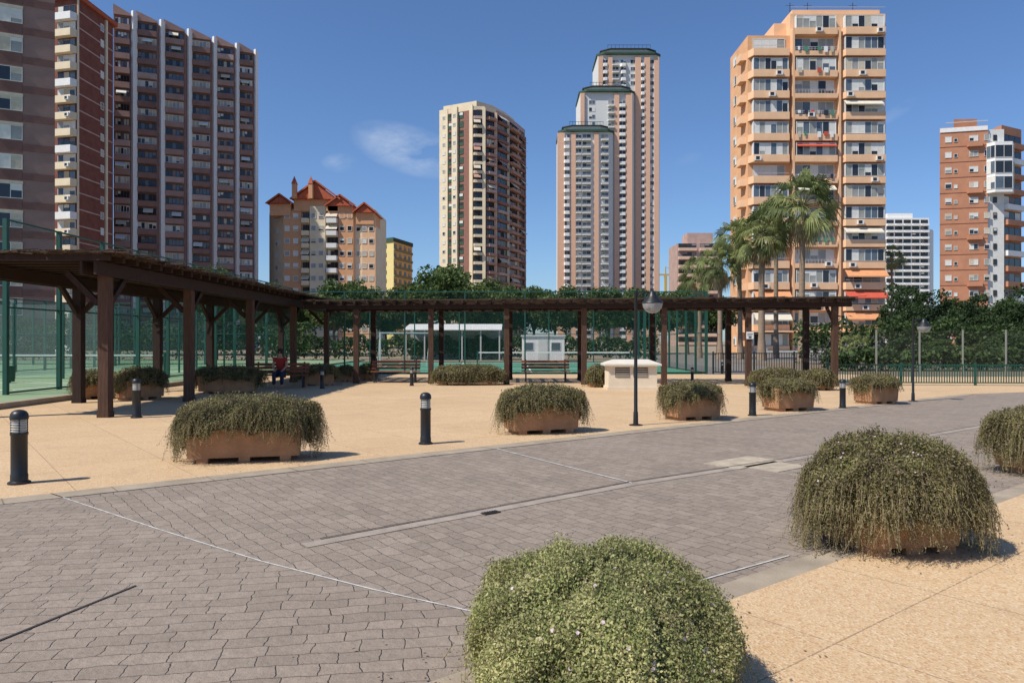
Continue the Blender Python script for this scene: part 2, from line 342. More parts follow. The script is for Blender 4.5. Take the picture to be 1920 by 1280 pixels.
# ------------------------------------------------------------- shrubs / planters
LITTER=[]
def bush_mesh(name,rx,ry,zc,top,zb,n,leaf,strands,seed,mats,wts,p=2.2,flowers=0,core=.9,front=.25,dome=.9,corem=None):
    g=np.random.default_rng(seed); ph=g.uniform(0,6.28,12)
    def lump(phi,ang):
        return 1+.06*np.sin(3*phi+ph[0]+ang)+.045*np.sin(5*phi+ph[1]-2*ang)+.04*np.sin(9*phi+ph[2]+5*ang)+.035*np.sin(7*ang+ph[3]+2*phi)+.025*np.sin(17*phi+ph[4]+9*ang)
    def fp(phi): return (np.abs(np.cos(phi))**p+np.abs(np.sin(phi))**p)**(-1/p)
    def hang(phi): return front+(1-front)*np.abs(np.cos(phi))**2.2
    def dr(phi): return (zc-zb)*np.clip(hang(phi)*.85+.13*np.sin(3*phi+ph[5])*hang(phi)+.10*np.sin(8*phi+ph[6])+.06*np.sin(19*phi+ph[9]),.05,1)
    def surf(phi,w):
        a=np.clip(w,0,1)*math.pi/2; t=np.clip(w-1,0,1); L=lump(phi,a)
        r=np.sin(a)**dome*fp(phi)*L*(1-.08*t+.03*np.sin(t*3))
        z=np.where(w<=1,zc+(top-zc)*np.cos(a)**.95*(1+.8*(L-1)),zc-t*dr(phi))
        return np.stack([rx*r*np.cos(phi),ry*r*np.sin(phi),z],axis=1)
    Vs=[];Qs=[];Ms=[];o=0
    def push(V,Q,M):
        nonlocal o
        Vs.append(V);Qs.append(Q+o);Ms.append(M);o+=len(V)
    nu,nw=48,16
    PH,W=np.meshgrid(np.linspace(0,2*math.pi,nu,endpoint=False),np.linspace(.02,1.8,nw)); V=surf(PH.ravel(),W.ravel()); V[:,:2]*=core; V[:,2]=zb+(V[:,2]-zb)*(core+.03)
    Q=[]
    for i in range(nw-1):
        for k in range(nu): Q.append((i*nu+k,(i+1)*nu+k,(i+1)*nu+(k+1)%nu,i*nu+(k+1)%nu))
    push(V,np.array(Q),np.zeros(len(Q),int))
    phi=g.uniform(0,6.283,n); w=np.where(g.random(n)<.70,np.arccos(g.random(n))/(math.pi/2),1+g.random(n)**1.2)
    P=surf(phi,w); C=np.array([0,0,zc*.6]); N=nrm((P-C)/np.array([rx,ry,max(top-zc,.2)]))
    P=P+N*(g.normal(size=(n,1))*.024*(1+leaf*8)-.02); P[:,2]=np.maximum(P[:,2],.01)
    V,Q=leafquads(P,N,leaf*g.uniform(.6,1.3,n),.55,.9)
    cl=np.sin(phi*6+ph[7])*np.sin(w*7+ph[8])*.25+g.random(n); ks=np.cumsum(wts); M=1+np.searchsorted(ks,np.clip(cl,0,.999)*ks[-1])
    M=np.clip(M,1,len(wts)); push(V,Q,M)
    if strands:
        S=strands; sp=g.uniform(0,6.283,S); w0=g.uniform(.45,1.15,S); base=surf(sp,w0)
        ln=g.uniform(.45,1.2,S)*(zc-zb)*1.0*np.clip(hang(sp)+.12,0,1)+.05; out=g.uniform(.01,.08,S); k=16
        T=np.linspace(0,1,k)
        dirs=np.stack([np.cos(sp),np.sin(sp)],1); cur=g.normal(size=(S,2))*.06
        PP=np.zeros((S,k,3))
        for j,t in enumerate(T):
            PP[:,j,:2]=base[:,:2]+dirs*(out*np.sin(min(t*2.2,1.57)))[:,None]+cur*t*t; PP[:,j,2]=base[:,2]-ln*(t**1.25)+.035*math.sin(t*3.1)
        PP[:,:,2]=np.maximum(PP[:,:,2],.012)
        a=PP[:,:-1].reshape(-1,3); b=PP[:,1:].reshape(-1,3); wd=np.cross(b-a,g.normal(size=a.shape)); wd=nrm(wd)*.0014*(1+leaf*30)
        V=np.stack([a-wd,a+wd,b+wd*.8,b-wd*.8],1).reshape(-1,3); Q=np.arange(len(V)).reshape(-1,4)
        push(V,Q,np.full(len(Q),3))
        P=np.repeat(PP.reshape(-1,3),2,axis=0)+g.normal(size=(S*k*2,3))*.009
        P[:,2]=np.maximum(P[:,2],.01)
        V,Q=leafquads(P,np.repeat(np.repeat(np.c_[dirs,np.full(S,.4)],k,axis=0),2,axis=0),leaf*g.uniform(.5,1.0,len(P)),.5,.6)
        push(V,Q,1+np.clip(np.searchsorted(ks,g.random(len(Q))*ks[-1]),0,len(wts)-1))
    ns=max(60,n//260); phi=g.uniform(0,6.283,ns); w=g.uniform(.05,.95,ns); b0=surf(phi,w); N=nrm(b0-C)
    dirv=nrm(N+g.normal(size=(ns,3))*.45); L_=g.uniform(.02,.075,ns)
    for q in range(6):
        P=b0+dirv*(L_*(q/5))[:,None]; V,Q=leafquads(P,N,leaf*.8,.5,.5); push(V,Q,1+(np.arange(ns)%len(wts)))
    if flowers:
        phi=g.uniform(0,6.283,flowers); w=g.uniform(.1,1.2,flowers); P=surf(phi,w); N=nrm(P-C)
        P=P+N*.02
        for q in range(3):
            V,Q=leafquads(P,N,.009,.9,2.0); push(V,Q,np.full(len(Q),len(wts)+1))
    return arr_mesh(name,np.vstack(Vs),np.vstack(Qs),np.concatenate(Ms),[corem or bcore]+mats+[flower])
def planter(label,x,y,rz,rx,ry,top,n,leaf,strands,seed,L=None,W=None,hb=.46,near=False,zc=None,zb=.12,flowers=0,p=2.2,front=.25,dome=.9,group='terracotta planters with trailing shrubs',cat='planter'):
    r=thing('planter',label,cat,(x,y,0),rz,group); LITTER.append((x,y,max(rx,ry)))
    L=L or rx*1.4; W=W or ry*1.3
    b=MB(); t=.06; z0=.07; tp=.02
    def ring(l,w,z): return [(-l/2,-w/2,z),(l/2,-w/2,z),(l/2,w/2,z),(-l/2,w/2,z)]
    rings=[ring(L-tp*2,W-tp*2,z0),ring(L,W,z0+hb-.06),ring(L+.03,W+.03,z0+hb-.055),ring(L+.03,W+.03,z0+hb),ring(L-2*t,W-2*t,z0+hb),ring(L-2*t-.02,W-2*t-.02,z0+hb-.08)]
    vs=[q for g_ in rings for q in g_]; fs=[(3,2,1,0)]
    for i in range(len(rings)-1):
        for k in range(4): fs.append((i*4+k,i*4+(k+1)%4,(i+1)*4+(k+1)%4,(i+1)*4+k))
    b.add(vs,fs,terra); b.obj('tub',r)
    MB().box(-L/2+t+.012,L/2-t-.012,-W/2+t+.012,W/2-t-.012,z0+hb-.12,z0+hb-.05,soil).obj('soil',r)
    for k in (-1,0,1): MB().box(k*L*.36-.07,k*L*.36+.07,-W/2+.03,W/2-.03,0,z0,terra).obj('foot',r)
    mats=[n1,n2,b3,n3] if near==1 else [b1,b2,b3,b4]; w=[.36,.18,.06,.40] if near==1 else ([.40,.24,.26,.10])
    me=bush_mesh('foliage',rx,ry,zc if zc else z0+hb+.02,top,zb,n,leaf,strands,seed,mats,w,p,flowers,.9 if near!=1 else .93,front,dome,ncore if near==1 else None)
    f=bpy.data.objects.new('foliage',me); COL.objects.link(f); f.parent=r
    return r
def PL(label,cx,yb,wpx,ytop,n,leaf,st,seed,rz=15,ry=.45,Lk=.76,**k):
    d=EYE*F/(yb-HZ)+.33; rx=wpx/F*d/2; planter(label,PX(cx,d),d,R(rz),rx*.97,ry,PZ(ytop,d)-.02,n,leaf,st,seed,L=rx*2*Lk,W=.62,**k)
PL('wide terracotta planter with shaggy trailing shrub, nearest along the far kerb at left',462,868,262,738,30000,.0125,1100,11,zb=.08,rz=14)
PL('terracotta planter with purplish trailing shrub, left of the front lamp post',1014,814,170,719,17000,.015,650,12,rz=20)
PL('terracotta planter with trailing shrub just right of the front lamp post',1296,788,124,714,12000,.0165,380,13,rz=20)
PL('terracotta planter between the two bollards at right of the plaza',1477,771,108,708,10000,.018,260,14,rz=20,zb=.2)
PL('small terracotta planter with trailing shrub near the rear lamp post',1642,758,86,700,8000,.019,240,15,rz=20,zb=.22)
planter('large rounded bright green shrub filling the bottom centre foreground',.385,3.22,R(-4),.565,.86,.635,250000,.0072,250,21,L=.5,W=.8,hb=.3,near=1,zb=.08,flowers=60,p=2.0,front=1,zc=.26,dome=.95)
planter('big shaggy planter with long trailing stems on the near right paving',2.95,5.85,R(8),.585,.58,.85,80000,.0105,2300,22,L=.74,W=.76,hb=.40,zb=.05,flowers=60,p=2.0,zc=.46,front=.42,dome=.85)
planter('shaggy planter cut by the right edge of the photograph',6.62,9.1,R(15),.74,.5,.80,26000,.014,900,23,L=1.1,W=.62,zb=.1)
PL('long low clipped shrub planter under the rear pergola, left of centre',877,722,136,682,12000,.024,200,31,rz=0,ry=.6,Lk=.85,zb=.04,p=4,hb=.3,front=1)
PL('narrow shrub planter tucked left of the cream utility housing',1120,726,44,684,4000,.024,100,32,rz=0,zb=.04,hb=.3,front=1)
PL('wide shrub planter under the right end of the rear pergola',1457,729,104,689,9000,.024,200,33,rz=5,zb=.05,hb=.3,p=3,front=1)
PL('shrub planter against the rightmost front post of the rear pergola',1535,732,60,691,6000,.024,150,34,rz=5,zb=.05,hb=.3,front=1)
PL('shaded shrub planter under the left pergola, nearest to the court fence',262,750,98,687,9000,.022,200,35,rz=60,zb=.1)
PL('shaded shrub planter behind the first pergola posts at far left',178,748,86,693,7000,.022,200,36,rz=60,zb=.1)
PL('broad shaded shrub planter beyond the second pergola post',428,738,132,685,11000,.022,260,37,rz=10,zb=.1)
PL('small shaded shrub planter right of the seated person',597,723,78,682,7000,.024,200,38,rz=10,zb=.1)
PL('small shrub planter at the corner where the two pergolas meet',650,716,34,684,3500,.026,100,39,rz=0,zb=.06,hb=.3)
PL('small shrub planter left of the red wooden bench at the rear pergola',690,713,34,681,3500,.026,100,40,rz=0,zb=.06,hb=.3)
# fallen leaf litter round the planters
P=[]
for x,y,r_ in LITTER[:8]:
    k=260; a=rng.uniform(0,6.283,k); rr=r_*(.75+rng.exponential(.28,k)); P.append(np.c_[x+rr*np.cos(a),y+rr*np.sin(a),np.full(k,.019)])
P=np.vstack(P); V,Q=leafquads(P,np.tile([0,0,1.],(len(P),1)),rng.uniform(.006,.014,len(P)),.6,8)
me=arr_mesh('leaf_litter',V,Q,rng.integers(0,2,len(Q)),[b3,b4]); o=bpy.data.objects.new('leaf_litter',me); COL.objects.link(o)
tag(o,'dry fallen leaves scattered on the paving round the planters','leaf litter',kind='stuff')

# ------------------------------------------------------------- bollards
def make_bollard():
    r=thing('bollard','','bollard light',(0,0,0))
    MB().lathe([(.115,0),(.115,.02),(.088,.035),(.088,.10),(.083,.11),(.083,.54),(.09,.55),(.09,.575)],24,black).obj('body',r,smooth=True)
    MB().lathe([(.068,.575),(.068,.725)],20,lens).obj('lantern',r,smooth=True)
    lv=MB()
    for k in range(5): lv.lathe([(.082,.588+k*.028),(.086,.592+k*.028),(.07,.600+k*.028),(.069,.597+k*.028)],20,rail)
    for a in range(4): lv.box(.078*math.cos(a*1.57+.6)-.005,.078*math.cos(a*1.57+.6)+.005,.078*math.sin(a*1.57+.6)-.005,.078*math.sin(a*1.57+.6)+.005,.573,.727,black)
    lv.obj('louvre',r,smooth=True)
    MB().lathe([(.092,.725),(.094,.745),(.088,.785),(.07,.812),(.04,.828),(.008,.833)],24,black).obj('cap',r,smooth=True)
    return r
bol=make_bollard()
bl=[(36,906,'nearest large black bollard light at the left edge of the plaza',1.0),
(256,783,'black bollard light beside the left pergola front post',1.0),
(798,832,'black bollard light alone between the two front planters',.97),
(1411,779,'bollard light standing just left of the fourth front planter',.87),
(1580,765,'black bollard light between the last two front planters',.84),
(772,723,'small bollard light in front of the left rear bench',.8),
(604,728,'small shaded bollard light by the corner of the pergolas',.8),
(1298,716,'small distant bollard light behind the third front planter',.7),
(1354,700,'farthest tiny bollard light by the dark railings',.7)]
for i,(x,y,lb,s) in enumerate(bl):
    o=bol if i==0 else copytree(bol); g=G(x,y); o.location=(g[0],g[1],0); o.scale=(s,s,s); o['label']=lb; o['group']='bollard lights around the plaza'
# ------------------------------------------------------------- lamps
clearg=bpy.data.materials.new('clear_lamp_bowl'); t=nt(clearg)
p_=finish(t,(.55,.56,.54),.08,spec=.8); tr=t.nodes.new('ShaderNodeBsdfTransparent'); ms=t.nodes.new('ShaderNodeMixShader'); ms.inputs[0].default_value=.55
out=[x for x in t.nodes if x.type=='OUTPUT_MATERIAL'][0]; t.links.new(tr.outputs[0],ms.inputs[1]); t.links.new(p_.outputs[0],ms.inputs[2]); t.links.new(ms.outputs[0],out.inputs[0])
def make_lamp():
    r=thing('street_lamp','','street lamp')
    MB().lathe([(.13,0),(.13,.015),(.05,.03),(.045,.25),(.036,.27),(.033,1.3),(.030,2.5),(.034,2.51),(.034,2.56),(.01,2.575)],16,black).obj('pole',r,smooth=True)
    a=MB().tube([(0,0,2.42),(.08,0,2.50),(.2,0,2.545),(.32,0,2.52)],[.018,.018,.017,.016],8,black); a.tube([(0,0,2.53),(.14,0,2.56),(.32,0,2.53)],.012,8,black)
    a.obj('arm',r,smooth=True)
    MB().lathe([(.02,2.56),(.06,2.55),(.075,2.50),(.11,2.44),(.19,2.36),(.205,2.335),(.2,2.325),(.15,2.33)],20,black,.32).obj('lamp_cap',r,smooth=True)
    MB().lathe([(.195,2.325),(.18,2.25),(.14,2.19),(.08,2.15),(.01,2.135)],20,clearg,.32).obj('globe',r,smooth=True)
    MB().lathe([(.03,2.33),(.04,2.28),(.035,2.22),(.01,2.2)],10,lens,.32).obj('light_bulb',r,smooth=True)
    return r
lm=make_lamp(); g=G(1192,797); lm.location=(*g,0); tag(lm,'black street lamp with drooping lantern standing at the front kerb, centre right','street lamp','black street lamps')
l2=copytree(lm); g=G(1712,752); l2.location=(*g,0); l2.scale=(.9,.9,.86); l2['label']='black street lamp farther right beside the small last planter'

# ------------------------------------------------------------- pergolas
def twigs(mb,x0,x1,y0,y1,z,n,along,mt):
    for _ in range(n):
        x=random.uniform(x0,x1); y=random.uniform(y0,y1); l=random.uniform(.3,.9); dz=random.uniform(-.03,.05)
        a=random.gauss(0,.25)
        d=(math.sin(a),math.cos(a)) if along=='y' else (math.cos(a),math.sin(a))
        mb.bar((x-d[0]*l/2,y-d[1]*l/2,z+random.uniform(0,.08)),(x+d[0]*l/2,y+d[1]*l/2,z+random.uniform(0,.08)+dz*.6),random.uniform(.02,.05),random.uniform(.01,.02),mt)
pg=thing('pergola','long dark timber pergola with brushwood roof running back along the left courts','pergola',(-9.9,26,0))
def post(root,x,y,h,m,s=.24):
    MB().box(-s/2,s/2,-s/2,s/2,0,h,m).box(-s/2-.015,s/2+.015,-s/2-.015,s/2+.015,0,.12,m).obj('post',root,loc=(x-root.location.x,y-root.location.y,0))
fr=[15.65,19.7,24.3,29.1,34.3]; bk=[19.3,23.6,27.7,32.0,36.2]
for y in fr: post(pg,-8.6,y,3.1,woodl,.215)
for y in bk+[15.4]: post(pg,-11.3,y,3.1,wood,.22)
for x in (-8.6,-11.3):
    MB().box(x-.17,x-.115,15.0,37.4,2.96,3.24,wood).box(x+.115,x+.17,15.0,37.4,2.96,3.24,wood).obj('beam',pg,world=True)
for y in fr: MB().bar((-8.6,y+.1,2.35),(-8.6,y+.85,3.05),.09,.12,wood).bar((-8.75,y,2.4),(-9.4,y,3.05),.09,.12,wood).obj('brace',pg,world=True)
for y in bk: MB().bar((-11.3,y-.1,2.35),(-11.3,y-.85,3.05),.09,.12,wood).bar((-11.15,y,2.4),(-10.5,y,3.05),.09,.12,wood).obj('brace',pg,world=True)
raf=MB().box(-2.05,1.75,-.05,.05,0,.13,wood)
y=15.0
while y<37.5:
    o=raf.obj('rafter',pg,loc=(-.0,y-26,3.242)); y+=.55
tw=MB()
for k in range(72):
    x=-11.95+k*.0535; tw.box(x,x+.043,15.0,37.4,3.375,3.4,reed)
twigs(tw,-12,-8.1,14.95,37.4,3.39,4200,'x',reed); twigs(tw,-8.25,-8.0,15,37.4,3.36,700,'y',reed); twigs(tw,-12,-8.0,14.85,15.1,3.36,180,'x',reed)
tw.obj('brushwood_roof',pg,world=True)
pb=thing('pergola','low dark timber pergola running left to right across the back of the plaza','pergola',(2,28.5,0))
for i,x in enumerate((668,808,950,1095,1245,1403,1565)):
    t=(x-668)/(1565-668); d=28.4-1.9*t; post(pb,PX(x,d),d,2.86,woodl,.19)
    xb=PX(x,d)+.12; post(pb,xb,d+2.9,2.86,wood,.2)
    MB().bar((PX(x,d),d+.1,2.3),(PX(x,d),d+.7,2.88),.08,.1,wood).obj('brace',pb,world=True)
for o_,dd in ((0,0),(.12,2.9)):
    MB().bar((-8.0+o_,28.55+dd,2.93),(12.1+o_,26.4+dd,2.93),.2,.18,wood).obj('beam',pb,world=True)
raf2=MB().box(-.045,.045,-.45,3.4,0,.11,wood)
for k in range(40):
    t=k/39; x=-8.0+20.0*t; y=28.55-2.15*t; raf2.obj('rafter',pb,loc=(x-2,y-28.5,3.022))
sl=MB()
for k in range(22):
    o_=-.4+k*.175; sl.bar((-8.05,28.55+o_,3.147),(12.15,26.4+o_,3.147),.09,.03,reed)
for _ in range(1300):
    t=random.random(); x=-8+20.1*t; y=28.55-2.15*t+random.uniform(-.5,3.4); sl.bar((x-.3,y,3.16),(x+random.uniform(.2,.4),y+random.uniform(-.1,.1),3.16+random.uniform(0,.05)),.03,.015,reed)
sl.obj('roof_slats',pb,world=True)

# ------------------------------------------------------------- benches, box, bins
def bench(label,x,y,rz=0):
    r=thing('park_bench',label,'bench',(x,y,0),rz,'red timber park benches')
    s=MB()
    for k in range(4): s.box(-.95,.95,-.25+k*.115,-.15+k*.115,.42,.455,benchw)
    s.obj('seat',r); b=MB()
    for k in range(3): b.bar((-.95,.235+k*.035,.56+k*.12),(.95,.235+k*.035,.56+k*.12),.03,.095,benchw)
    b.obj('backrest',r)
    for sx in (-.78,.78):
        MB().bar((sx,-.22,0),(sx,-.2,.42),.05,.05,black).bar((sx,.2,0),(sx,.2,.45),.05,.05,black).bar((sx,.2,.42),(sx,.34,.88),.05,.04,black).bar((sx,-.24,.4),(sx,.24,.4),.05,.04,black).obj('leg',r)
    return r
bench('red timber bench with back, left one before the rear pergola',PX(741,28.8),28.8)
bench('red timber bench with back, in front of the centre of the rear pergola',PX(1023,29.2),29.2)
bench('shaded timber bench under the left pergola with a person sitting on it',PX(525,25.6),25.6,R(8))
ux=thing('utility_housing','cream rendered utility housing with two vents and pale stone lid','utility box',(PX(1182,24.9),24.9,0))
MB().box(-.80,.80,-.5,.5,0,.80,utility).box(-.84,.84,-.54,.54,0,.1,utility).obj('body',ux)
ld=MB(); ld.add([(-.93,-.62,.80),(.93,-.62,.80),(.93,.62,.80),(-.93,.62,.80),(-.93,-.62,.86),(.93,-.62,.86),(.93,.62,.86),(-.93,.62,.86),(-.6,0,1.0),(.6,0,1.0)],
 [(3,2,1,0),(0,1,5,4),(1,2,6,5),(2,3,7,6),(3,0,4,7),(4,5,9,8),(5,6,9),(6,7,8,9),(7,4,8)],stonecap); ld.obj('lid',ux)
for sx in (-.34,.26):
    v=MB().box(sx-.24,sx+.24,-.507,-.49,.42,.74,darkwin)
    for k in range(5): v.box(sx-.23,sx+.23,-.525,-.508,.44+k*.06,.465+k*.06,blB)
    v.obj('vent',ux)
def bin_(label,x,y,z=0,s=1):
    r=thing('litter_bin',label,'bin',(x,y,z),0)
    MB().lathe([(.2*s,.05),(.25*s,.7*s),(.27*s,.72*s),(.27*s,.78*s),(.2*s,.78*s)],14,green).obj('drum',r,smooth=True)
    MB().box(-.03,.03,-.03,.03,0,.3,darkfence).obj('foot',r)
    return r
bin_('green litter bin standing on the court at the left edge',PX(18,27),27,.09,.8)
bin_('small green bin in the shade between pergola posts',PX(383,26.5),26.5,0,.9)

# ------------------------------------------------------------- person
def skinfig(name,verts,edges,rad,m,parent,root=0,sub=2):
    me=bpy.data.meshes.new(name); me.from_pydata(verts,edges,[]); me.materials.append(m)
    o=bpy.data.objects.new(name,me); COL.objects.link(o); o.parent=parent
    sk=o.modifiers.new('s','SKIN'); me.skin_vertices[0].data[root].use_root=True
    for i,r_ in enumerate(rad): me.skin_vertices[0].data[i].radius=(r_,r_)
    sk.use_smooth_shade=True
    o.modifiers.new('u','SUBSURF').levels=sub; o.modifiers['u'].render_levels=sub
    return o
pr=thing('person','person in a red top and dark trousers seated on the shaded bench','person',(PX(527,25.6),25.5,0),R(8))
V=[(0,.02,.52),(0,.06,.75),(0,.05,.98),(0,.02,1.07),(0,.0,1.13),(0,-.02,1.24)]; RD=[.13,.12,.14,.06,.055,.085]; E=[(0,1),(1,2),(2,3),(3,4),(4,5)]
def ad(p,r_,par): V.append(p);RD.append(r_);E.append((par,len(V)-1));return len(V)-1
for s_ in (-1,1):
    h=ad((s_*.1,-.02,.5),.09,0);k=ad((s_*.13,-.44,.5),.06,h);a=ad((s_*.13,-.46,.09),.04,k);ad((s_*.14,-.62,.04),.03,a)
    sh=ad((s_*.18,.03,1.0),.06,2);el=ad((s_*.23,-.06,.76),.045,sh);wr=ad((s_*.13,-.28,.62),.028,el);hd=ad((s_*.12,-.34,.6),.028,wr)
    for q in range(4): f1=ad((s_*(.09+q*.02),-.38,.592),.009,hd); ad((s_*(.09+q*.02),-.405-.008*(q in(1,2)),.575),.008,f1)
    ad((s_*.075,-.35,.61),.009,hd)
body=skinfig('body',V,E,RD,skin,pr)
skinfig('top',[(0,.02,.54),(0,.06,.75),(0,.05,.97),(-.18,.03,1.0),(.18,.03,1.0),(-.21,-.02,.86),(.21,-.02,.86)],[(0,1),(1,2),(2,3),(2,4),(3,5),(4,6)],[.15,.145,.15,.085,.085,.07,.07],redshirt,pr)
skinfig('trousers',[(0,.02,.5),(-.1,-.02,.5),(.1,-.02,.5),(-.13,-.44,.5),(.13,-.44,.5),(-.13,-.46,.12),(.13,-.46,.12)],[(0,1),(0,2),(1,3),(2,4),(3,5),(4,6)],[.14,.11,.11,.08,.08,.06,.06],denim,pr)
MB().lathe([(.03,1.12),(.1,1.2),(.105,1.27),(.09,1.33),(.05,1.36),(.01,1.365)],12,hair,0,.02).obj('hair',pr,smooth=True)
MB().box(-.012,.012,-.125,-.1,1.21,1.25,skin).obj('nose',pr)

# ------------------------------------------------------------- fences
def fence(name,label,p0,p1,z0,h,sp,wire,pm,pr_=.05,cat='fence',rails=(0.02,.5,1.0),panel=True,group=None):
    p0=Vector((*p0,0));p1=Vector((*p1,0)); L=(p1-p0).length; a=math.atan2(p1.y-p0.y,p1.x-p0.x)
    r=thing(name,label,cat,(p0.x,p0.y,z0),a,group)
    n=max(1,round(L/sp)); pm_=MB().box(-pr_,pr_,-pr_,pr_,-.1,h+.03,pm)
    for k in range(n+1): pm_.obj('post',r,loc=(L*k/n,0,0))
    for q in rails: MB().box(0,L,-.025,.025,h*q-.025 if q>.3 else .03,h*q+.025 if q>.3 else .08,pm).obj('rail',r)
    if panel: MB().add([(0,.03,.02),(L,.03,.02),(L,.03,h),(0,.03,h)],[(0,1,2,3)],wire).obj('wire_mesh',r)
    return r
fence('court_fence','tall green wire fence running along the padel courts behind the left pergola',(-14.3,20.9),(-14.3,48),.09,4.95,2.45,wireG,green,.06)
fence('court_fence','far green wire fence across the end of the left courts',(-48,48.2),(-14.4,48.2),.09,4.0,2.8,wireG,green,.05)
fence('court_fence','green inner fence between the two left courts',(-24.5,25),(-24.5,48),.09,3.6,2.3,wireG,green,.05)
fence('court_fence','green wire fence of the hard court behind the rear pergola',(-14.2,36.5),(9.55,36.5),0,4.05,2.97,wireG,green,.035,rails=(.02,.25,1.0))
fence('court_fence','green wire side wall of the hard court at its right end',(9.6,36.5),(9.6,56),0,4.05,2.2,wireG,green,.05)
fence('court_fence','distant green wire fence closing the back of the hard court',(-14.2,56.2),(9.6,56.2),0,4.3,3.4,wireG,green,.04)
fence('chain_fence','grey wire fence with slim posts along the garden at right',(16.5,33.5),(40,33.5),0,2.1,1.9,wireD,railg,.028,rails=(.02,))
def picket(name,label,p0,p1,h,m,pitch=.13,bay=2.5):
    p0=Vector((*p0,0));p1=Vector((*p1,0)); L=(p1-p0).length; a=math.atan2(p1.y-p0.y,p1.x-p0.x)
    r=thing(name,label,'railing',(p0.x,p0.y,0),a); n=max(1,round(L/bay)); B=L/n
    b=MB().box(0.04,B-.04,-.02,.02,.08,.12,m).box(0.04,B-.04,-.02,.02,h-.06,h-.02,m)
    k=int(B/pitch)
    for q in range(1,k): b.box(B*q/k-.014,B*q/k+.014,-.012,.012,.1,h,m)
    pm_=MB().box(-.035,.035,-.035,.035,0,h+.05,m)
    for k in range(n): b.obj('picket_panel',r,loc=(B*k,0,0))
    for k in range(n+1): pm_.obj('post',r,loc=(B*k,0,0))
picket('low_railing','low green picket railing along the right side of the plaza',(11.6,27.2),(30,26.2),.78,green,pitch=.09)
picket('metal_railing','dark picket railing below the palm trees',(9.9,36.4),(16.3,37.5),1.05,darkfence)
gl=bpy.data.materials.new('court_glass'); t=nt(gl)
p_=finish(t,(.5,.6,.58),.05); tr=t.nodes.new('ShaderNodeBsdfTransparent'); tr.inputs[0].default_value=(.86,.94,.92,1); ms=t.nodes.new('ShaderNodeMixShader'); ms.inputs[0].default_value=.10
out=[x for x in t.nodes if x.type=='OUTPUT_MATERIAL'][0]; t.links.new(tr.outputs[0],ms.inputs[1]); t.links.new(p_.outputs[0],ms.inputs[2]); t.links.new(ms.outputs[0],out.inputs[0])
for lb,px_,py_,ll,rz_ in (('glass padel court wall facing the left pergola',-16.2,30,10,math.pi/2),('glass padel court end wall across the left court',-24.2,30,8,0)):
    r=thing('glass_wall',lb,'glass wall',(px_,py_,.09),rz_)
    for k in range(int(ll/2)):
        MB().box(k*2+.04,k*2+1.96,-.006,.006,.1,3.0,gl).obj('glass_pane',r)
    for k in range(int(ll/2)+1): MB().box(k*2-.035,k*2+.035,-.035,.035,0,3.05,green).obj('post',r)
def net(label,x,y,L,z0,rz=0):
    r=thing('court_net',label,'net',(x,y,z0),rz)
    MB().add([(-L/2,0,.05),(L/2,0,.05),(L/2,0,.86),(-L/2,0,.86)],[(0,1,2,3)],wireD).obj('mesh',r)
    MB().box(-L/2,L/2,-.012,.012,.86,.93,white).obj('tape',r)
    for s_ in (-1,1): MB().box(s_*L/2-.04,s_*L/2+.04,-.04,.04,0,1.0,green).obj('post',r)
net('white taped net across the near left court',-20,33,9,.09)
net('white taped tennis net on the hard court',2.6,46,9.5,.02)
gp=thing('goal_frame','white sports goal frame at the left of the hard court','goal',(PX(760,44),44,0.02),R(20))
for s_ in (-1,1):
    MB().bar((s_*1.5,0,0),(s_*1.5,0,2.05),.08,.08,white).obj('upright',gp); MB().bar((s_*1.5,0,2.0),(s_*1.5,.9,.02),.04,.04,white).obj('stay',gp)
MB().bar((-1.54,0,2.09),(1.54,0,2.09),.08,.08,white).obj('crossbar',gp)
sg=thing('notice_sign','small white notice plate fixed to the pergola post near the palms','sign',(PX(1404,26.85),26.72,1.52))
MB().box(-.13,.13,-.01,.01,.17,.43,signw).obj('plate',sg)
MB().box(-.1,.1,-.016,-.011,.34,.36,signink).box(-.1,.06,-.016,-.011,.29,.305,signink).box(-.05,.05,-.016,-.011,.20,.26,signink).obj('print',sg)
# ------------------------------------------------------------- sheds, cabin
cb=thing('site_cabin','small white cabin with two windows and a door behind the hard court','cabin',(PX(1019,60),60,0))
MB().box(-1.7,1.7,0,3,0,2.0,white).obj('wall',cb); MB().box(-1.8,1.8,-.1,3.1,2.0,2.12,greyw).obj('roof',cb)
MB().box(-.45,.3,-.03,0,.05,1.75,greyw).obj('door',cb)
for x in (-1.2,1.0): MB().box(x-.35,x+.35,-.04,-.031,.9,1.5,glB).box(x-.4,x+.4,-.03,-.005,.85,1.55,framew).obj('window',cb)
sh=thing('open_shed','long open shed with pale corrugated roof beyond the hard court','shed',(PX(850,64),64,0))
rf=MB(); rf.add([(-4.2,-1,2.55),(4.2,-1,2.55),(4.2,3,3.1),(-4.2,3,3.1),(-4.2,-1,2.62),(4.2,-1,2.62),(4.2,3,3.18),(-4.2,3,3.18)],[(3,2,1,0),(4,5,6,7),(0,1,5,4),(1,2,6,5),(2,3,7,6),(3,0,4,7)],greyw); rf.obj('roof',sh)
for k in range(6): MB().box(-4+k*1.6-.06,-4+k*1.6+.06,-.8,-.68,0,2.55,rail).obj('post',sh)
MB().box(-4.1,4.1,2.8,2.95,0,3.0,concrete).obj('wall',sh)
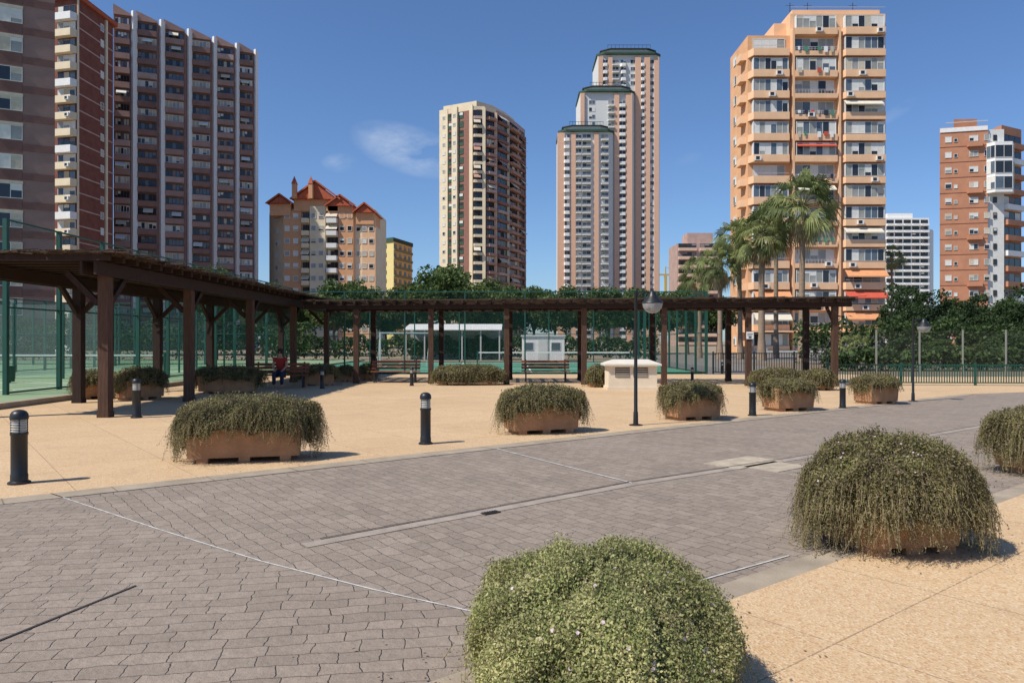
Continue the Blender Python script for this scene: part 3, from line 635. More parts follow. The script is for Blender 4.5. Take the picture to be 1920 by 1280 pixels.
def hedge(label,x0,x1,d,h,th,seed):
    g=np.random.default_rng(seed); n=int(abs(x1-x0)*260)
    P=np.c_[g.uniform(x0,x1,n),g.uniform(-th,th,n),np.sqrt(g.random(n))*h]; P[:,2]*=1+.12*np.sin(P[:,0]*1.7)+.08*np.sin(P[:,0]*4.1); P[:,1]+=d
    V,Q=leafquads(P,np.tile([0,-.4,.6],(n,1)),g.uniform(.1,.2,n),.6,.6)
    me=arr_mesh('hedge',V-np.array([(x0+x1)/2,d,0]),Q,g.integers(0,3,n),[t1,d2,t2])
    o=bpy.data.objects.new('hedge',me); COL.objects.link(o); o.location=((x0+x1)/2,d,0)
    return tag(o,label,'hedge')
hedge('dark hedge closing the view beyond the hard court',-22,13,66,1.9,.8,3)
hedge('low dark hedge along the foot of the right garden',17,46,40,1.1,1.0,4)
hedge('tall dark hedge at the back of the right garden',20,58,52,2.9,1.2,5)
hedge('long dark hedge behind the left courts',-60,-16,60,3.0,1.2,6)
structure('garden_soil',MB().box(16.5,60,33.8,56,-.2,.02,mat('garden_soil_earth',(.20,.15,.10),var=.25)))

# ------------------------------------------------------------- trees
def tree_meshes(seed,h,rw,mats,n=60,per=130,ls=.17,base=.28):
    g=np.random.default_rng(seed)
    tr=MB(); pts=[(0,0,0),(.08,.03,h*.2),(.02*seed%1*.2,.05,h*.42),(.05,0,h*.6)]
    tr.tube(pts,[h*.028,h*.021,h*.016,h*.01],8,trunkm)
    C=[]
    for i in range(n):
        u=g.normal(size=3); u/=np.linalg.norm(u); r=g.random()**.4
        c=np.array([u[0]*rw*r,u[1]*rw*r,h*(base+1)/2+u[2]*r*h*(1-base)/2*.86])
        if c[2]<h*.5: c[:2]*=.85
        C.append(c)
    for i in range(9):
        c=C[i]; s0=Vector((.05,0,h*random.uniform(.3,.5))); m_=s0.lerp(Vector(c),.5)+Vector((0,0,h*.03)); tr.tube([s0,m_,Vector(c)],[h*.011,h*.008,h*.003],5,trunkm)
    C=np.array(C); P=np.repeat(C,per,axis=0); q=nrm(g.normal(size=P.shape)); rad=(g.uniform(.07,.15,len(C))*h*.9).repeat(per)[:,None]
    P=P+q*rad*(g.random((len(P),1))**.45)*np.array([1.2,1.2,.8]); cid=np.repeat(g.random(n),per)
    V,Q=leafquads(P,q,g.uniform(.6,1.3,len(P))*ls,.6,.5)
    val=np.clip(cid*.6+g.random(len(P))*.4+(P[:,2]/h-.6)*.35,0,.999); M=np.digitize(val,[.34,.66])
    return tr.mesh('trunk',True),arr_mesh('crown',V,Q,M,mats)
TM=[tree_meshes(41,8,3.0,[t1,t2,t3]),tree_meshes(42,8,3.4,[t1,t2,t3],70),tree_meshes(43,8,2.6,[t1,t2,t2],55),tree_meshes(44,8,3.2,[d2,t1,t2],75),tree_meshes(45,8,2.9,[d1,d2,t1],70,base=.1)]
def tree(label,px,d,ytop,v,wk=1.0,group=None):
    r=thing('tree',label,'tree',(PX(px,d),d,0),random.uniform(0,6.28),group)
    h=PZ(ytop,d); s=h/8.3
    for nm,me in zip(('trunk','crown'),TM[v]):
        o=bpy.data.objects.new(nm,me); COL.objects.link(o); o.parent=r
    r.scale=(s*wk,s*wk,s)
    return r
places=[(405,60,486,2,.8,'dark tree top rising above the left pergola roof below the brown tower'),
(492,80,516,0,.8,'small tree peeping over the pergola left of the gabled block'),
(560,85,540,3,1,'low dark tree below the gabled block, at its left corner'),
(628,80,518,1,.9,'green tree in front of the gabled block at its foot'),
(672,88,514,2,.9,'green tree at the right foot of the gabled block'),
(725,90,540,0,.9,'low tree below the small yellow block'),
(775,84,520,3,.9,'dark tree between the yellow block and the cream tower'),
(838,78,488,1,1,'tallest broad tree at the left foot of the cream and pink tower'),
(893,84,508,0,1,'tree directly below the cream and pink tower'),
(948,90,524,2,1,'smaller tree at the right foot of the cream and pink tower'),
(1000,94,530,1,1,'low tree in the gap left of the tall stepped tower'),
(1042,88,524,0,.9,'tree at the left foot of the tall stepped tower'),
(1090,92,534,3,1,'dark low tree below the middle of the tall stepped tower'),
(1140,86,528,2,1,'tree below the right part of the tall stepped tower'),
(1190,95,533,1,1,'low tree at the right foot of the tall stepped tower'),
(1245,100,535,0,1,'low tree below the distant crane'),
(1290,90,520,2,.8,'tree in front of the low pinkish block'),
(1345,100,548,3,.8,'dark low tree behind the leftmost palms'),
(1690,70,524,4,.8,'very dark tree left of the distant white hotel garden'),
(1742,64,536,4,.9,'dark rounded tree below the distant white hotel'),
(1800,72,552,3,1,'dark tree at the left foot of the brick tower'),
(1838,60,542,4,.8,'deep green tree below the brick tower'),
(1880,68,548,3,.9,'dark spreading tree near the right edge'),
(1925,58,528,4,1,'tall dark tree cut by the right edge'),
(1985,62,535,3,1,'dark tree just beyond the right edge'),]
for px,d,yt,v,wk,lb in places: tree(lb,px,d,yt,v,wk,'trees between the courts and the towers')
for px,d,yt,v,lb in ((1700,44,628,4,'low round dark shrub behind the right wire fence'),(1765,46,632,2,'mid green low shrub behind the right wire fence'),(1845,45,640,0,'light green low shrub behind the right wire fence'),(1905,42,618,3,'larger dark shrub near the right end of the wire fence')):
    g=tree(lb,px,d,yt,v,1.6); g.name='shrub'; g['category']='shrub'
def palm(label,px,d,yc,rp,seed,fr_=46,skirt=10,tr_=.2,group='fan palms by the orange tower',lean=0):
    g=random.Random(seed); h=PZ(yc,d); r=thing('palm_tree',label,'palm tree',(PX(px,d),d,0),0,group)
    tk=MB(); pts=[(lean*(k/10)**2*.6,0,h*k/10) for k in range(11)]; rad=[tr_*(1.5-.5*min(1,k/2)) if k<2 else tr_*(1-.02*k)+(.02 if k%2 else 0) for k in range(11)]
    tk.tube(pts,rad,12,palmtrunk); tk.obj('trunk',r,smooth=True)
    c=MB(); top=Vector((lean*.6,0,h))
    def frond(az,el,scale,dry):
        m=p3m if dry else g.choice([p1m,p1m,p1m,p2m])
        dv=Vector((math.cos(az)*math.cos(el),math.sin(az)*math.cos(el),math.sin(el))); side=Vector((-math.sin(az),math.cos(az),0))
        tw_=g.uniform(-.9,.9); side=(side*math.cos(tw_)+side.cross(dv)*math.sin(tw_)).normalized(); up=side.cross(dv)*-1
        L=rp*.5*scale; P0=top+dv*.12; P1=P0+dv*L+Vector((0,0,-.14*L*(1-el))); c.tube([P0,P0+dv*L*.5+Vector((0,0,.03)),P1],[.03,.022,.015],4,m)
        nb=18; Lb=rp*.55*scale; dd=(P1-P0).normalized()
        for k in range(nb):
            a=R(-80+160*k/(nb-1)); bd=(dd*math.cos(a)+side*math.sin(a)).normalized(); l=Lb*(1-.3*abs(a)/1.4)*g.uniform(.8,1.15)
            q1=P1+bd*l*.5+Vector((0,0,-.04*l)); q2=P1+bd*l*.85+Vector((0,0,-l*g.uniform(.3,.6)))
            w2=(bd.cross(up)).normalized()*(.05*rp/3)
            c.add([P1,q1-w2,q2,q1+w2],[(0,1,2,3)],m)
    for k in range(fr_):
        u=k/fr_; frond(k*2.399+g.uniform(-.25,.25),R(80-118*u**.85)+g.uniform(-.15,.15),g.uniform(.78,1.08),False)
    for k in range(skirt): frond(k*2.399+1,R(-45-35*g.random()),g.uniform(.6,.85),True)
    c.obj('crown',r)
palm('tall slender fan palm, tallest of the group before the orange tower',1503,60,385,3.6,1,46,8,.24,lean=.2)
palm('stout fan palm with full crown left of the tallest palm',1428,62,438,3.0,2,52,26,.28)
palm('fan palm at the left corner of the orange tower',1388,68,452,2.8,3,44,20,.22,lean=-.3)
palm('fan palm with drooping crown left of the orange tower',1350,66,492,2.5,4,44,20,.22)
palm('lowest leftmost fan palm of the group',1312,72,512,2.4,5,40,12,.2)
palm('second crowded fan palm between the stout palm and the tower corner',1455,72,405,2.6,8,40,14,.22)
palm('thin distant palm silhouetted beside the white hotel',1672,110,482,2.4,6,34,8,.16,None)
palm('small low palm growing behind the right end of the rear pergola',1600,42,660,1.5,7,26,0,.14,None)
palm('small distant palm among the trees left of the tall stepped tower',862,92,528,2.2,9,34,8,.18,None)

# ------------------------------------------------------------- buildings
WC={}
STY={'w':(framew,[glA,glB,glC,glC],[blW,blW,blB],.6),'d':(framed,[glA,glA,glB],[blW,blM,blB,blM],.55),'g':(framew,[glB,glC,glA],[blG,blW,blW],.55),
 's':(framew,[glA,glC],[blW,blB],.75),'k':(framed,[glA],[blM,darkwin,blW],.35),'h':(framew,[glA,glB],[greyw,blW],.3)}
def wins(w,h,n,sty,cheek=0,K=7,far=False):
    key=(round(w,2),round(h,2),n,sty,cheek,far)
    if key in WC: return WC[key]
    fm,gs,bs,pb_=STY[sty]; res=[]
    for q in range(K):
        f=MB(); p=MB(); ft=.05 if not far else .09
        f.box(0,w,-.08,0,0,ft,fm).box(0,w,-.08,0,h-ft,h,fm)
        for k in range(n+1):
            x=w*k/n; x0=min(max(x-ft/2,0),w-ft); f.box(x0,x0+ft,-.078,0,ft,h-ft,fm)
        if cheek: f.box(-.05,0,-.1,cheek,-.02,h+.02,fm).box(w,w+.05,-.1,cheek,-.02,h+.02,fm)
        run_bl=random.choice([0,0,1]); rb=random.choice(bs)
        for k in range(n):
            x0=w*k/n+.03;x1=w*(k+1)/n-.03; p.box(x0,x1,-.035,-.02,.02,h-.02,random.choice(gs))
            if random.random()<pb_:
                fr_=random.choice([.25,.45,.7,1.0,1.0]); p.box(x0,x1,-.055,-.037,h-.02-(h-.04)*fr_,h-.02,rb if run_bl else random.choice(bs))
        res.append((f,p))
    WC[key]=res; return res
MC={}
def one(fp_):
    k=id(fp_[0])
    if k not in MC: MC[k]=MB().merge(fp_[0]).merge(fp_[1])
    return MC[k]
class Bld:
    def __init__(s,name,label,x,d,cat='building',group=None):
        s.x=PX(x,d);s.d=d;s.root=thing(name,label,cat,(s.x,d,0),0,group); s.cnt={};s.ov={}
    def L(s,x,d): return (PX(x,d)-s.x,d-s.d)
    def body(s,pts,z0,z1,m,name='wall'): return MB().prism(pts,z0,z1,m).obj(name,s.root)
    def put(s,name,mb,pos,rz,child=None,cn='pane'):
        c=s.cnt.get(name,0); s.cnt[name]=c+1
        if c<98:
            o=mb.obj(name,s.root,loc=pos,rz=rz)
            if child is not None: child.obj(cn,o)
            return o
        m=s.ov.setdefault(name,MB()); m.merge(mb,pos,rz)
        if child is not None: m.merge(child,pos,rz)
    def done(s):
        for k,m in s.ov.items():
            o=m.obj(k,s.root); o['kind']='stuff'
    def fr(s,p0,p1):
        p0=Vector(p0);p1=Vector(p1);u=(p1-p0);l=u.length;u/=l;n=Vector((u.y,-u.x))
        return (lambda a,out,z:(p0.x+u.x*a+n.x*out,p0.y+u.y*a+n.y*out,z)),math.atan2(u.y,u.x),l
PC={}
def parapet(w,dep,lo,hi,m,ch=0.25,th=.12,railm=None,rh=0):
    key=(round(w,2),dep,lo,hi,m.name,ch,railm.name if railm else 0,rh)
    if key in PC: return PC[key]
    b=MB()
    b.prism([(0,0),(ch,-dep),(w-ch,-dep),(w,0)],lo,min(lo+.18,hi),m)
    if hi>lo+.18:
        b.prism([(0,0),(ch,-dep),(ch+th,-dep),(th,0)],lo+.18,hi,m).prism([(ch+th,-dep),(w-ch-th,-dep),(w-ch-th,-dep+th),(ch+th,-dep+th)],lo+.18,hi,m).prism([(w-ch-th,-dep),(w-ch,-dep),(w,0),(w-th,0)],lo+.18,hi,m)
    if railm:
        b.box(ch,w-ch,-dep,-dep+.05,hi+rh-.05,hi+rh,railm); n=max(3,int(w/.45))
        for k in range(n+1):
            x=ch+(w-2*ch-.04)*k/n; b.box(x,x+.04,-dep+.005,-dep+.04,hi,hi+rh-.05,railm)
        b.box(ch,w-ch,-dep+.01,-dep+.04,hi+rh*.5,hi+rh*.5+.03,railm)
    PC[key]=b; return b
acu=MB().box(0,.85,-.35,0,0,.6,framew).box(.1,.6,-.36,-.352,.08,.52,darkwin)
CC={}
def cloth(m,w,h):
    k=(m.name,round(w,1),round(h,1))
    if k not in CC: CC[k]=MB().box(0,k[1],-.02,.02,-k[2],0,m)
    return CC[k]
def awning(w,m,out=1.2,drop=1.1):
    k=('a',m.name,round(w,1),out,drop)
    if k not in CC: CC[k]=MB().add([(0,0,0),(w,0,0),(w,-out,-drop),(0,-out,-drop),(0,0,-.04),(w,0,-.04),(w,-out,-drop-.15),(0,-out,-drop-.15)],[(0,1,2,3),(7,6,5,4),(0,4,5,1),(1,5,6,2),(2,6,7,3),(3,7,4,0)],m)
    return CC[k]
rnd=random.Random(99)
# A orange tower
A=Bld('apartment_tower','orange apartment tower with three bays of glazed balconies behind the palms',1531,103)
x0,_=A.L(1402,103); x1,_=A.L(1660,103); W=x1-x0; fh=2.93
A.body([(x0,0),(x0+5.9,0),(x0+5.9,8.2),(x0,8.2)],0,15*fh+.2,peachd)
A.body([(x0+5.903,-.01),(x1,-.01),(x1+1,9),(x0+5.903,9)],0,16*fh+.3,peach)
A.body([(x0+4.2,1.5),(x0+5.9,1.5),(x0+5.9,7.5),(x0+4.2,7.5)],15*fh+.2,16*fh-.4,peach,'stair_head')
A.body([(x0+6.5,.8),(x1-.4,.8),(x1-.4,8),(x0+6.5,8)],16*fh+.3,16*fh+1.2,peach,'parapet')
bays=[(0,5.85,15),(6.25,5.9,16),(12.7,W-12.75,16)]
for i in range(16):
    z=i*fh+.35
    for bi,(u,w,nf) in enumerate(bays):
        if i>=nf: continue
        if bi==1:
            if rnd.random()<.35:
                A.put('balcony',parapet(w,1.0,-.35,.55,peach,.05),(x0+u,0,z),0)
                f,p=rnd.choice(wins(w-.5,1.75,6,'w',cheek=.6)); A.put('window',f,(x0+u+.25,-.75,z+.57),0,p)
            else:
                A.put('balcony',parapet(w,1.0,-.35,.30,peach,.05,railm=rail,rh=.55),(x0+u,0,z),0)
                f,p=rnd.choice(wins(w-.4,2.0,5,'g')); A.put('window',f,(x0+u+.2,-.03,z+.35),0,p)
        else:
            A.put('balcony',parapet(w,1.15,-.38,.62 if i%2 or bi==0 else .5,peach,.45),(x0+u,0,z),0)
            hh=1.66
            if rnd.random()<.82:
                f,p=rnd.choice(wins(w-1.1,hh,6,rnd.choice('wwg'),cheek=.7)); A.put('window',f,(x0+u+.55,-.8,z+.64),0,p)
            else:
                f,p=rnd.choice(wins(w-1.4,1.9,4,'w')); A.put('window',f,(x0+u+.7,-.03,z+.4),0,p)
                A.put('rail',MB().box(.5,w-.5,-1.12,-1.08,.95,1.0,rail),(x0+u,0,z),0)
        if rnd.random()<.35: A.put('air_conditioner',acu,(x0+u+rnd.uniform(.3,w-1.2),-1.18 if bi!=1 else -1.02,z-.25 if bi!=1 else z-.1),0)
        if bi==1 and (rnd.random()<.4 or i in(10,11,13,14)):
            for q in range(6):
                if rnd.random()<.75: A.put('laundry',cloth(rnd.choice([white,white,awnG,blB,denim,awnR]),rnd.uniform(.25,.6),rnd.uniform(.4,.8)),(x0+u+.3+q*.9,-1.14,z+.85),0)
    if i in (1,2,3): A.put('awning',awning(bays[2][1]-.8,[awnO,awnR,awnO][i-1],1.0,.9),(x0+bays[2][0]+.4,-1.0,z+2.3),0)
    if i in (9,): A.put('awning',awning(5.4,awnR,.9,.5),(x0+6.5,-.5,z+2.3),0)
    if i in (5,7,11): A.put('awning',awning(5.2,awnC,.9,.7),(x0+[.4,6.5,13][i%3],-.8,z+2.3),0)
    if i in (1,2): A.put('awning',awning(5,[awnC,awnO][i-1],1.1,1),(x0+.5,-1.0,z+2.3),0)
    if i<15:
        at,rz,l=A.fr((x0,8),(x0,0))
        A.put('balcony',parapet(2.2,.8,-.4,.6,peach,.2),at(5.2,0,z),rz)
        f,p=rnd.choice(wins(1.4,1.3,2,'s')); A.put('window',f,at(1.6,.02,z+.7),rz,p)
for u in (5.92,12.3): A.body([(x0+u,-.9),(x0+u+.3,-.9),(x0+u+.3,-.02),(x0+u,-.02)],0,15*fh+1,peach,'pier')
for u in (7,9.5,16): MB().bar((x0+u,3,16*fh),(x0+u,3,16*fh+3.2),.08,.08,raild).bar((x0+u-.6,3,16*fh+2.8),(x0+u+.6,3,16*fh+2.8),.04,.04,raild).obj('antenna',A.root)
A.put('rail',MB().box(0,W-6,-.05,0,.9,.95,rail),(x0+6,0,16*fh+.3),0)
MB().box(x0-1,x1+1,-3,-.02,0,.35,concrete).box(x0-.5,x1+.5,-2.6,-.05,2.85,3.1,peach).obj('ground_floor_canopy',A.root)
A.done()
# B leftmost
B=Bld('apartment_tower','mauve brown apartment tower cut by the left edge with dark red bands',20,72)
p1=(PX(103,75)-B.x,75-72); un=Vector((1,.5)).normalized(); p0=(p1[0]-un.x*24,p1[1]-un.y*24)
B.body([p0,p1,(p1[0]-10,p1[1]+12),(p0[0]-10,p0[1]+12)],0,46,mauve)
at,rz,l=B.fr(p0,p1)
bandm=MB().box(0,21.2,-.06,0,0,1.15,mauved); bandn=MB().box(21.25,23.95,-.05,0,0,.7,mauved); sbx=MB().box(0,2.1,-.12,0,0,.28,blB)
for i in range(16):
    z=i*2.9
    B.put('band',bandm,at(0,0,z+.05),rz); B.put('band',bandn,at(0,0,z+.3),rz)
    for u in (19.4,16.2,12.4,8.6):
        f,p=rnd.choice(wins(2.0,1.45,2,'s')); B.put('window',f,at(u-.15,.03,z+1.30),rz,p)
        if i%3: B.put('shutter_box',sbx,at(u-.2,.02,z+2.76-.28+.28),rz)
B.done()
# C
C_=Bld('apartment_tower','tall red brick tower with a stack of cream balconies on its lit corner',150,128)
c=C_.L(144,125); a=C_.L(84,126.5); e=C_.L(212,136); c2=C_.L(86,142)
C_.body([a,c,e,c2],0,59.5,redbr)
at,rz,l=C_.fr(a,c)
for i in range(21):
    z=i*2.8; C_.put('balcony',parapet(4.0,1.1,-.2,1.0,cream if i%4 else white,.3),at(l-4.0,0,z),rz)
    f,p=rnd.choice(wins(3.6,1.45,3,'s' if i%2 else 'd',far=True)); C_.put('window',f,at(l-3.8,.02,z+1.05),rz,p)
    if rnd.random()<.3: C_.put('air_conditioner',acu,at(l-1.2,1.1,z+.1),rz)
at2,rz2,l2_=C_.fr(c,e)
bm_=MB().box(.3,l2_,-.07,0,0,.22,pinkb)
for i in range(21):
    z=i*2.8; C_.put('band',bm_,at2(0,0,z+1.5),rz2)
    f,p=rnd.choice(wins(1.0,1.3,1,'s',far=True)); C_.put('window',f,at2(6.9,.03,z+1.0),rz2,p)
C_.put('pier',MB().box(0,.5,-.3,0,0,59.5,cream),at2(8.3,0,0),rz2); C_.put('pier',MB().box(0,.3,-.2,0,0,59.5,cream),at2(.05,0,0),rz2)
C_.body([(a[0]-.5,a[1]-.5),(c[0]+.5,c[1]-.6),(e[0]+.6,e[1]+.5),(c2[0]-.5,c2[1]+.5)],59.5,60.3,redroof,'cornice'); C_.done()
# D
D=Bld('apartment_tower','wide dark brown tower with tall white vertical pillars and stepped front',350,160)
pil=[(213,147),(255,150),(307,154),(358,158.5),(405,162.5),(447,166),(482,169.5)]
plan=[];secs=[]
for i in range(6):
    xa,da=pil[i];xb,db=pil[i+1]; P=D.L(xa,da); dend=da+(db-da)*.35; Qn=(PX(xb,db)-D.x-.0, dend-160); plan+=[P,Qn]; secs.append((P,Qn))
plan.append(D.L(482,169.5)); top=66.5
back=[(plan[-1][0]-8,plan[-1][1]+18),(plan[0][0]-3,plan[0][1]+30)]
D.body(plan+back,0,top,brown)
lip=MB()
for i in range(23):
    z=i*2.88+.3
    for j,(P,Qn) in enumerate(secs[::-1]):
        at,rz,l=D.fr(P,Qn)
        D.put('window',one(rnd.choice(wins(round(l-.5,1),1.35,5,'d' if rnd.random()<.7 else 's',far=True))),at(.25,.02,z+1.15),rz)
        D.put('balcony',parapet(round(l-.3,1),.75,-.1,1.02,[brown,brownl,brownl,pinkb,brown,brownl][(j*5+i*7)%6] if rnd.random()<.35 else (brownl if j%2 else brown),.05),at(.15,0,z),rz)
        if rnd.random()<.16: D.put('awning',awning(1.8,rnd.choice([awnC,blB,blW]),.8,.8),at(rnd.uniform(.4,max(.5,l-2.4)),.4,z+2.4),rz)
for k,(xx,dd) in enumerate(pil[1:]):
    q=D.L(xx,dd-.6); D.body([(q[0]-.30,q[1]-1.3),(q[0]+.22,q[1]-1.6),(q[0]+.22,q[1]+.2),(q[0]-.30,q[1]+.2)],0,top+1.2,white,'pillar')
for j,(P,Qn) in enumerate(secs):
    at,rz,l=D.fr(P,Qn); h0,h1=(2.0,.4)
    r_=MB(); r_.add([(0,-.5,0),(l,-.5,0),(l,5,0),(0,5,0),(0,-.5,h0),(l,-.5,h1),(l,5,h1),(0,5,h0)],[(3,2,1,0),(4,5,6,7),(0,1,5,4),(1,2,6,5),(2,3,7,6),(3,0,4,7)],brownl); r_.obj('roof_parapet',D.root,loc=at(0,0,top),rz=rz)
D.done()
# E gabled block
E_=Bld('apartment_block','cream and orange gabled block with steep red tiled roofs',605,172)
e0=E_.L(505,176);e1=E_.L(533,170);e2=E_.L(705,172)
E_.body([e0,e1,(e2[0],e1[1]),(e2[0],14),(e0[0],14)],0,32.0,cream)
for (xa,xb,zt,out_,m_) in ((533,566,33.5,.6,orangew),(583,612,34.5,1.0,cream),(636,664,33.2,.8,orangew),(680,705,31.8,.6,peach)):
    xa_,xb_=E_.L(xa,170)[0],E_.L(xb,170)[0]; E_.body([(xa_,e1[1]-out_),(xb_,e1[1]-out_),(xb_,e1[1]-.003),(xa_,e1[1]-.003)],0,zt-2.0,m_,'bay')
for (xa,xb,zb_,zp) in ((503,552,33.0,35.2),(548,640,34.0,38.2),(612,668,32.5,35.0),(664,707,31.0,33.2)):
    a_,b_=E_.L(xa,170)[0],E_.L(xb,170)[0]; y0=e1[1]-1.6; m_=(a_+b_)/2
    E_.body([(a_+.6,y0+.7),(b_-.6,y0+.7),(b_-.6,y0+9),(a_+.6,y0+9)],zb_-2.6,zb_,orangew,'upper_wall')
    r_=MB(); r_.add([(a_,y0,zb_),(b_,y0,zb_),(b_,y0+10,zb_),(a_,y0+10,zb_),(m_,y0+.0,zp),(m_,y0+10,zp)],[(3,2,1,0),(0,4,5,3),(1,2,5,4)],redroof)
    r_.add([(a_+.5,y0+.3,zb_+.02),(b_-.5,y0+.3,zb_+.02),(m_,y0+.3,zp-.35)],[(0,1,2)],redroof)
    r_.bar((a_-.1,y0,zb_),(m_,y0,zp),.2,.35,redroof).bar((b_+.1,y0,zb_),(m_,y0,zp),.2,.35,redroof); r_.obj('roof',E_.root)
for xx in (552,583):
    q=E_.L(xx,168); MB().prism([(q[0]-.45,q[1]-.5),(q[0]+.45,q[1]-.5),(q[0]+.45,q[1]+.8),(q[0]-.45,q[1]+.8)],34,37.3,orangew).add([(q[0]-.55,q[1]-.6,37.3),(q[0]+.55,q[1]-.6,37.3),(q[0]+.55,q[1]+.9,37.3),(q[0]-.55,q[1]+.9,37.3),(q[0],q[1],39.2)],[(0,1,4),(1,2,4),(2,3,4),(3,0,4)],redroof).obj('chimney',E_.root)
for i in range(11):
    z=i*2.85+.3
    for xc,w,ou in ((516,1.5,'side'),(540,1.2,.6),(556,1.2,.6),(590,1.2,1.0),(604,1.2,1.0),(643,1.1,.8),(657,1.1,.8),(684,1.1,.6),(697,1.1,.6),(672,1.0,0)):
        if ou=='side': at,rz,l=E_.fr(e0,e1); pos=at(l*.5-.7,.02,z+.9)
        else: pos=(E_.L(xc,170)[0]-w/2,e1[1]-ou-.03,z+.9); rz=0
        E_.put('window',one(rnd.choice(wins(w,1.2,1,'s',far=True))),pos,rz)
    for xa,xb in ((566,583),(612,636)):
        xa_,xb_=E_.L(xa,170)[0],E_.L(xb,170)[0]
        E_.put('balcony',parapet(round(xb_-xa_,1),1.6,-.15,.9,white if xa>600 else cream,.3),(xa_,e1[1],z),0)
        E_.put('window',one(rnd.choice(wins(round(xb_-xa_-.4,1),1.5,3,'k',far=True))),(xa_+.2,e1[1]-.03,z+.9),0)
        if rnd.random()<.5: E_.put('awning',awning(round(xb_-xa_-.3,1),rnd.choice([awnC,blB,awnC]),1.4,1.2),(xa_+.15,e1[1]-.3,z+2.5),0)
E_.done()
# F yellow
Fb=Bld('apartment_block','small distant yellow block with greenish side between towers',740,250)
f0=Fb.L(707,252);f1=Fb.L(738,247);f2=Fb.L(773,262)
Fb.body([f0,f1,f2,(f0[0],20)],0,35,yellow); Fb.body([(f0[0]-.2,f0[1]-.4),(f1[0],f1[1]-.5),(f2[0]+.3,f2[1]),(f0[0],20.3)],35,36.3,dkgreen,'cornice')
for pp,qq,us,m_ in ((f0,f1,(.5,3.2),yellow),(f1,f2,(.6,4.5,8.5,12.2),greenw)):
    at,rz,l=Fb.fr(pp,qq); bb=MB().box(0,l,-.3,0,0,.8,greenw)
    for i in range(12):
        for u in us:
            if u+2<l+.6: Fb.put('window',one(rnd.choice(wins(1.6,1.3,2,'d',far=True))),at(u,.03,i*2.9+1),rz)
        if m_ is greenw: Fb.put('band',bb,at(0,0,i*2.9+.1),rz)
Fb.done()
# G cream/pink tower
Gt=Bld('apartment_tower','cream and pink tower with green shuttered columns and faceted balcony side',900,230)
gp_=[(825,234),(887,228)]; gc=[(887,228),(908,228.5),(930,232),(953,239),(971,247),(984,254)]
P0=Gt.L(*gp_[0]);P1=Gt.L(*gp_[1]); cur=[Gt.L(*q) for q in gc]
Gt.body([P0,P1]+cur[1:]+[(cur[-1][0]-1,40),(P0[0]+3,34)],0,73,maroon)
Gt.body([(P0[0]+1,P0[1]+1),(P1[0]+1,P1[1]+1.5)]+[(q[0]-1.2,q[1]+2) for q in cur[2:5]]+[(P0[0]+4,30)],73,76.2,cream,'penthouse')
at,rz,l=Gt.fr(P0,P1)
for (u0,u1,o_,m_) in ((0,3.1,.35,cream),(5.0,7.0,.9,cream),(l-1.2,l,.35,cream)): Gt.put('pier',MB().box(u0,u1,-o_,0,0,74.5,m_),at(0,0,0),rz)
shm=[MB().box(0,1.65,-.12,0,0,1.9,dkgreen).box(.2,1.45,-.14,-.121,1.0,1.8,q) for q in (darkwin,dkgreen,blW)]
for i in range(26):
    z=i*2.8+.3
    for u,w in ((3.25,1.6),(7.2,1.7)): Gt.put('shutter',rnd.choice(shm),at(u,0,z+.6),rz)
    fp_=rnd.choice(wins(1.0,1.1,1,'s',far=True)); Gt.put('window',one(fp_),at(5.5,.93,z+1),rz); Gt.put('window',one(fp_),at(1.2,.38,z+1),rz)
for i in range(26):
    z=i*2.8+.3
    for j in range(5):
        at,rz,l=Gt.fr(cur[j],cur[j+1]); l=round(l,1)
        ins=.7 if j in(1,2,3,4) else .1
        Gt.put('balcony',parapet(round(l-ins*2,1),1.4 if j%2 else .8,-.2,.65,[cream,salmon,maroon,salmon,maroon][j] if rnd.random()<.85 else pinkb,.2),at(ins,0,z),rz)
        Gt.put('window',one(rnd.choice(wins(round(l-ins*2-.3,1),1.8,3,'k',far=True))),at(ins+.15,.02,z+.75),rz)
        if rnd.random()<.2: Gt.put('awning',awning(round(l*.6,1),rnd.choice([awnC,salmon,blB]),1.2,1.2),at(ins,.6,z+2.4),rz)
for j in range(1,6):
    q=cur[j]; Gt.body([(q[0]-.55,q[1]-.9),(q[0]+.4,q[1]-.9),(q[0]+.4,q[1]+.3),(q[0]-.55,q[1]+.3)],0,74-j*.5,[cream,cream,peach2,cream,peach2,salmon][j],'pier')
for j in range(5):
    at,rz,l=Gt.fr(cur[j],cur[j+1]); Gt.put('roof_rail',MB().box(0,l,-.1,0,.0,1.0,cream if j<2 else pinkb),at(0,0,73.1),rz)
Gt.done()
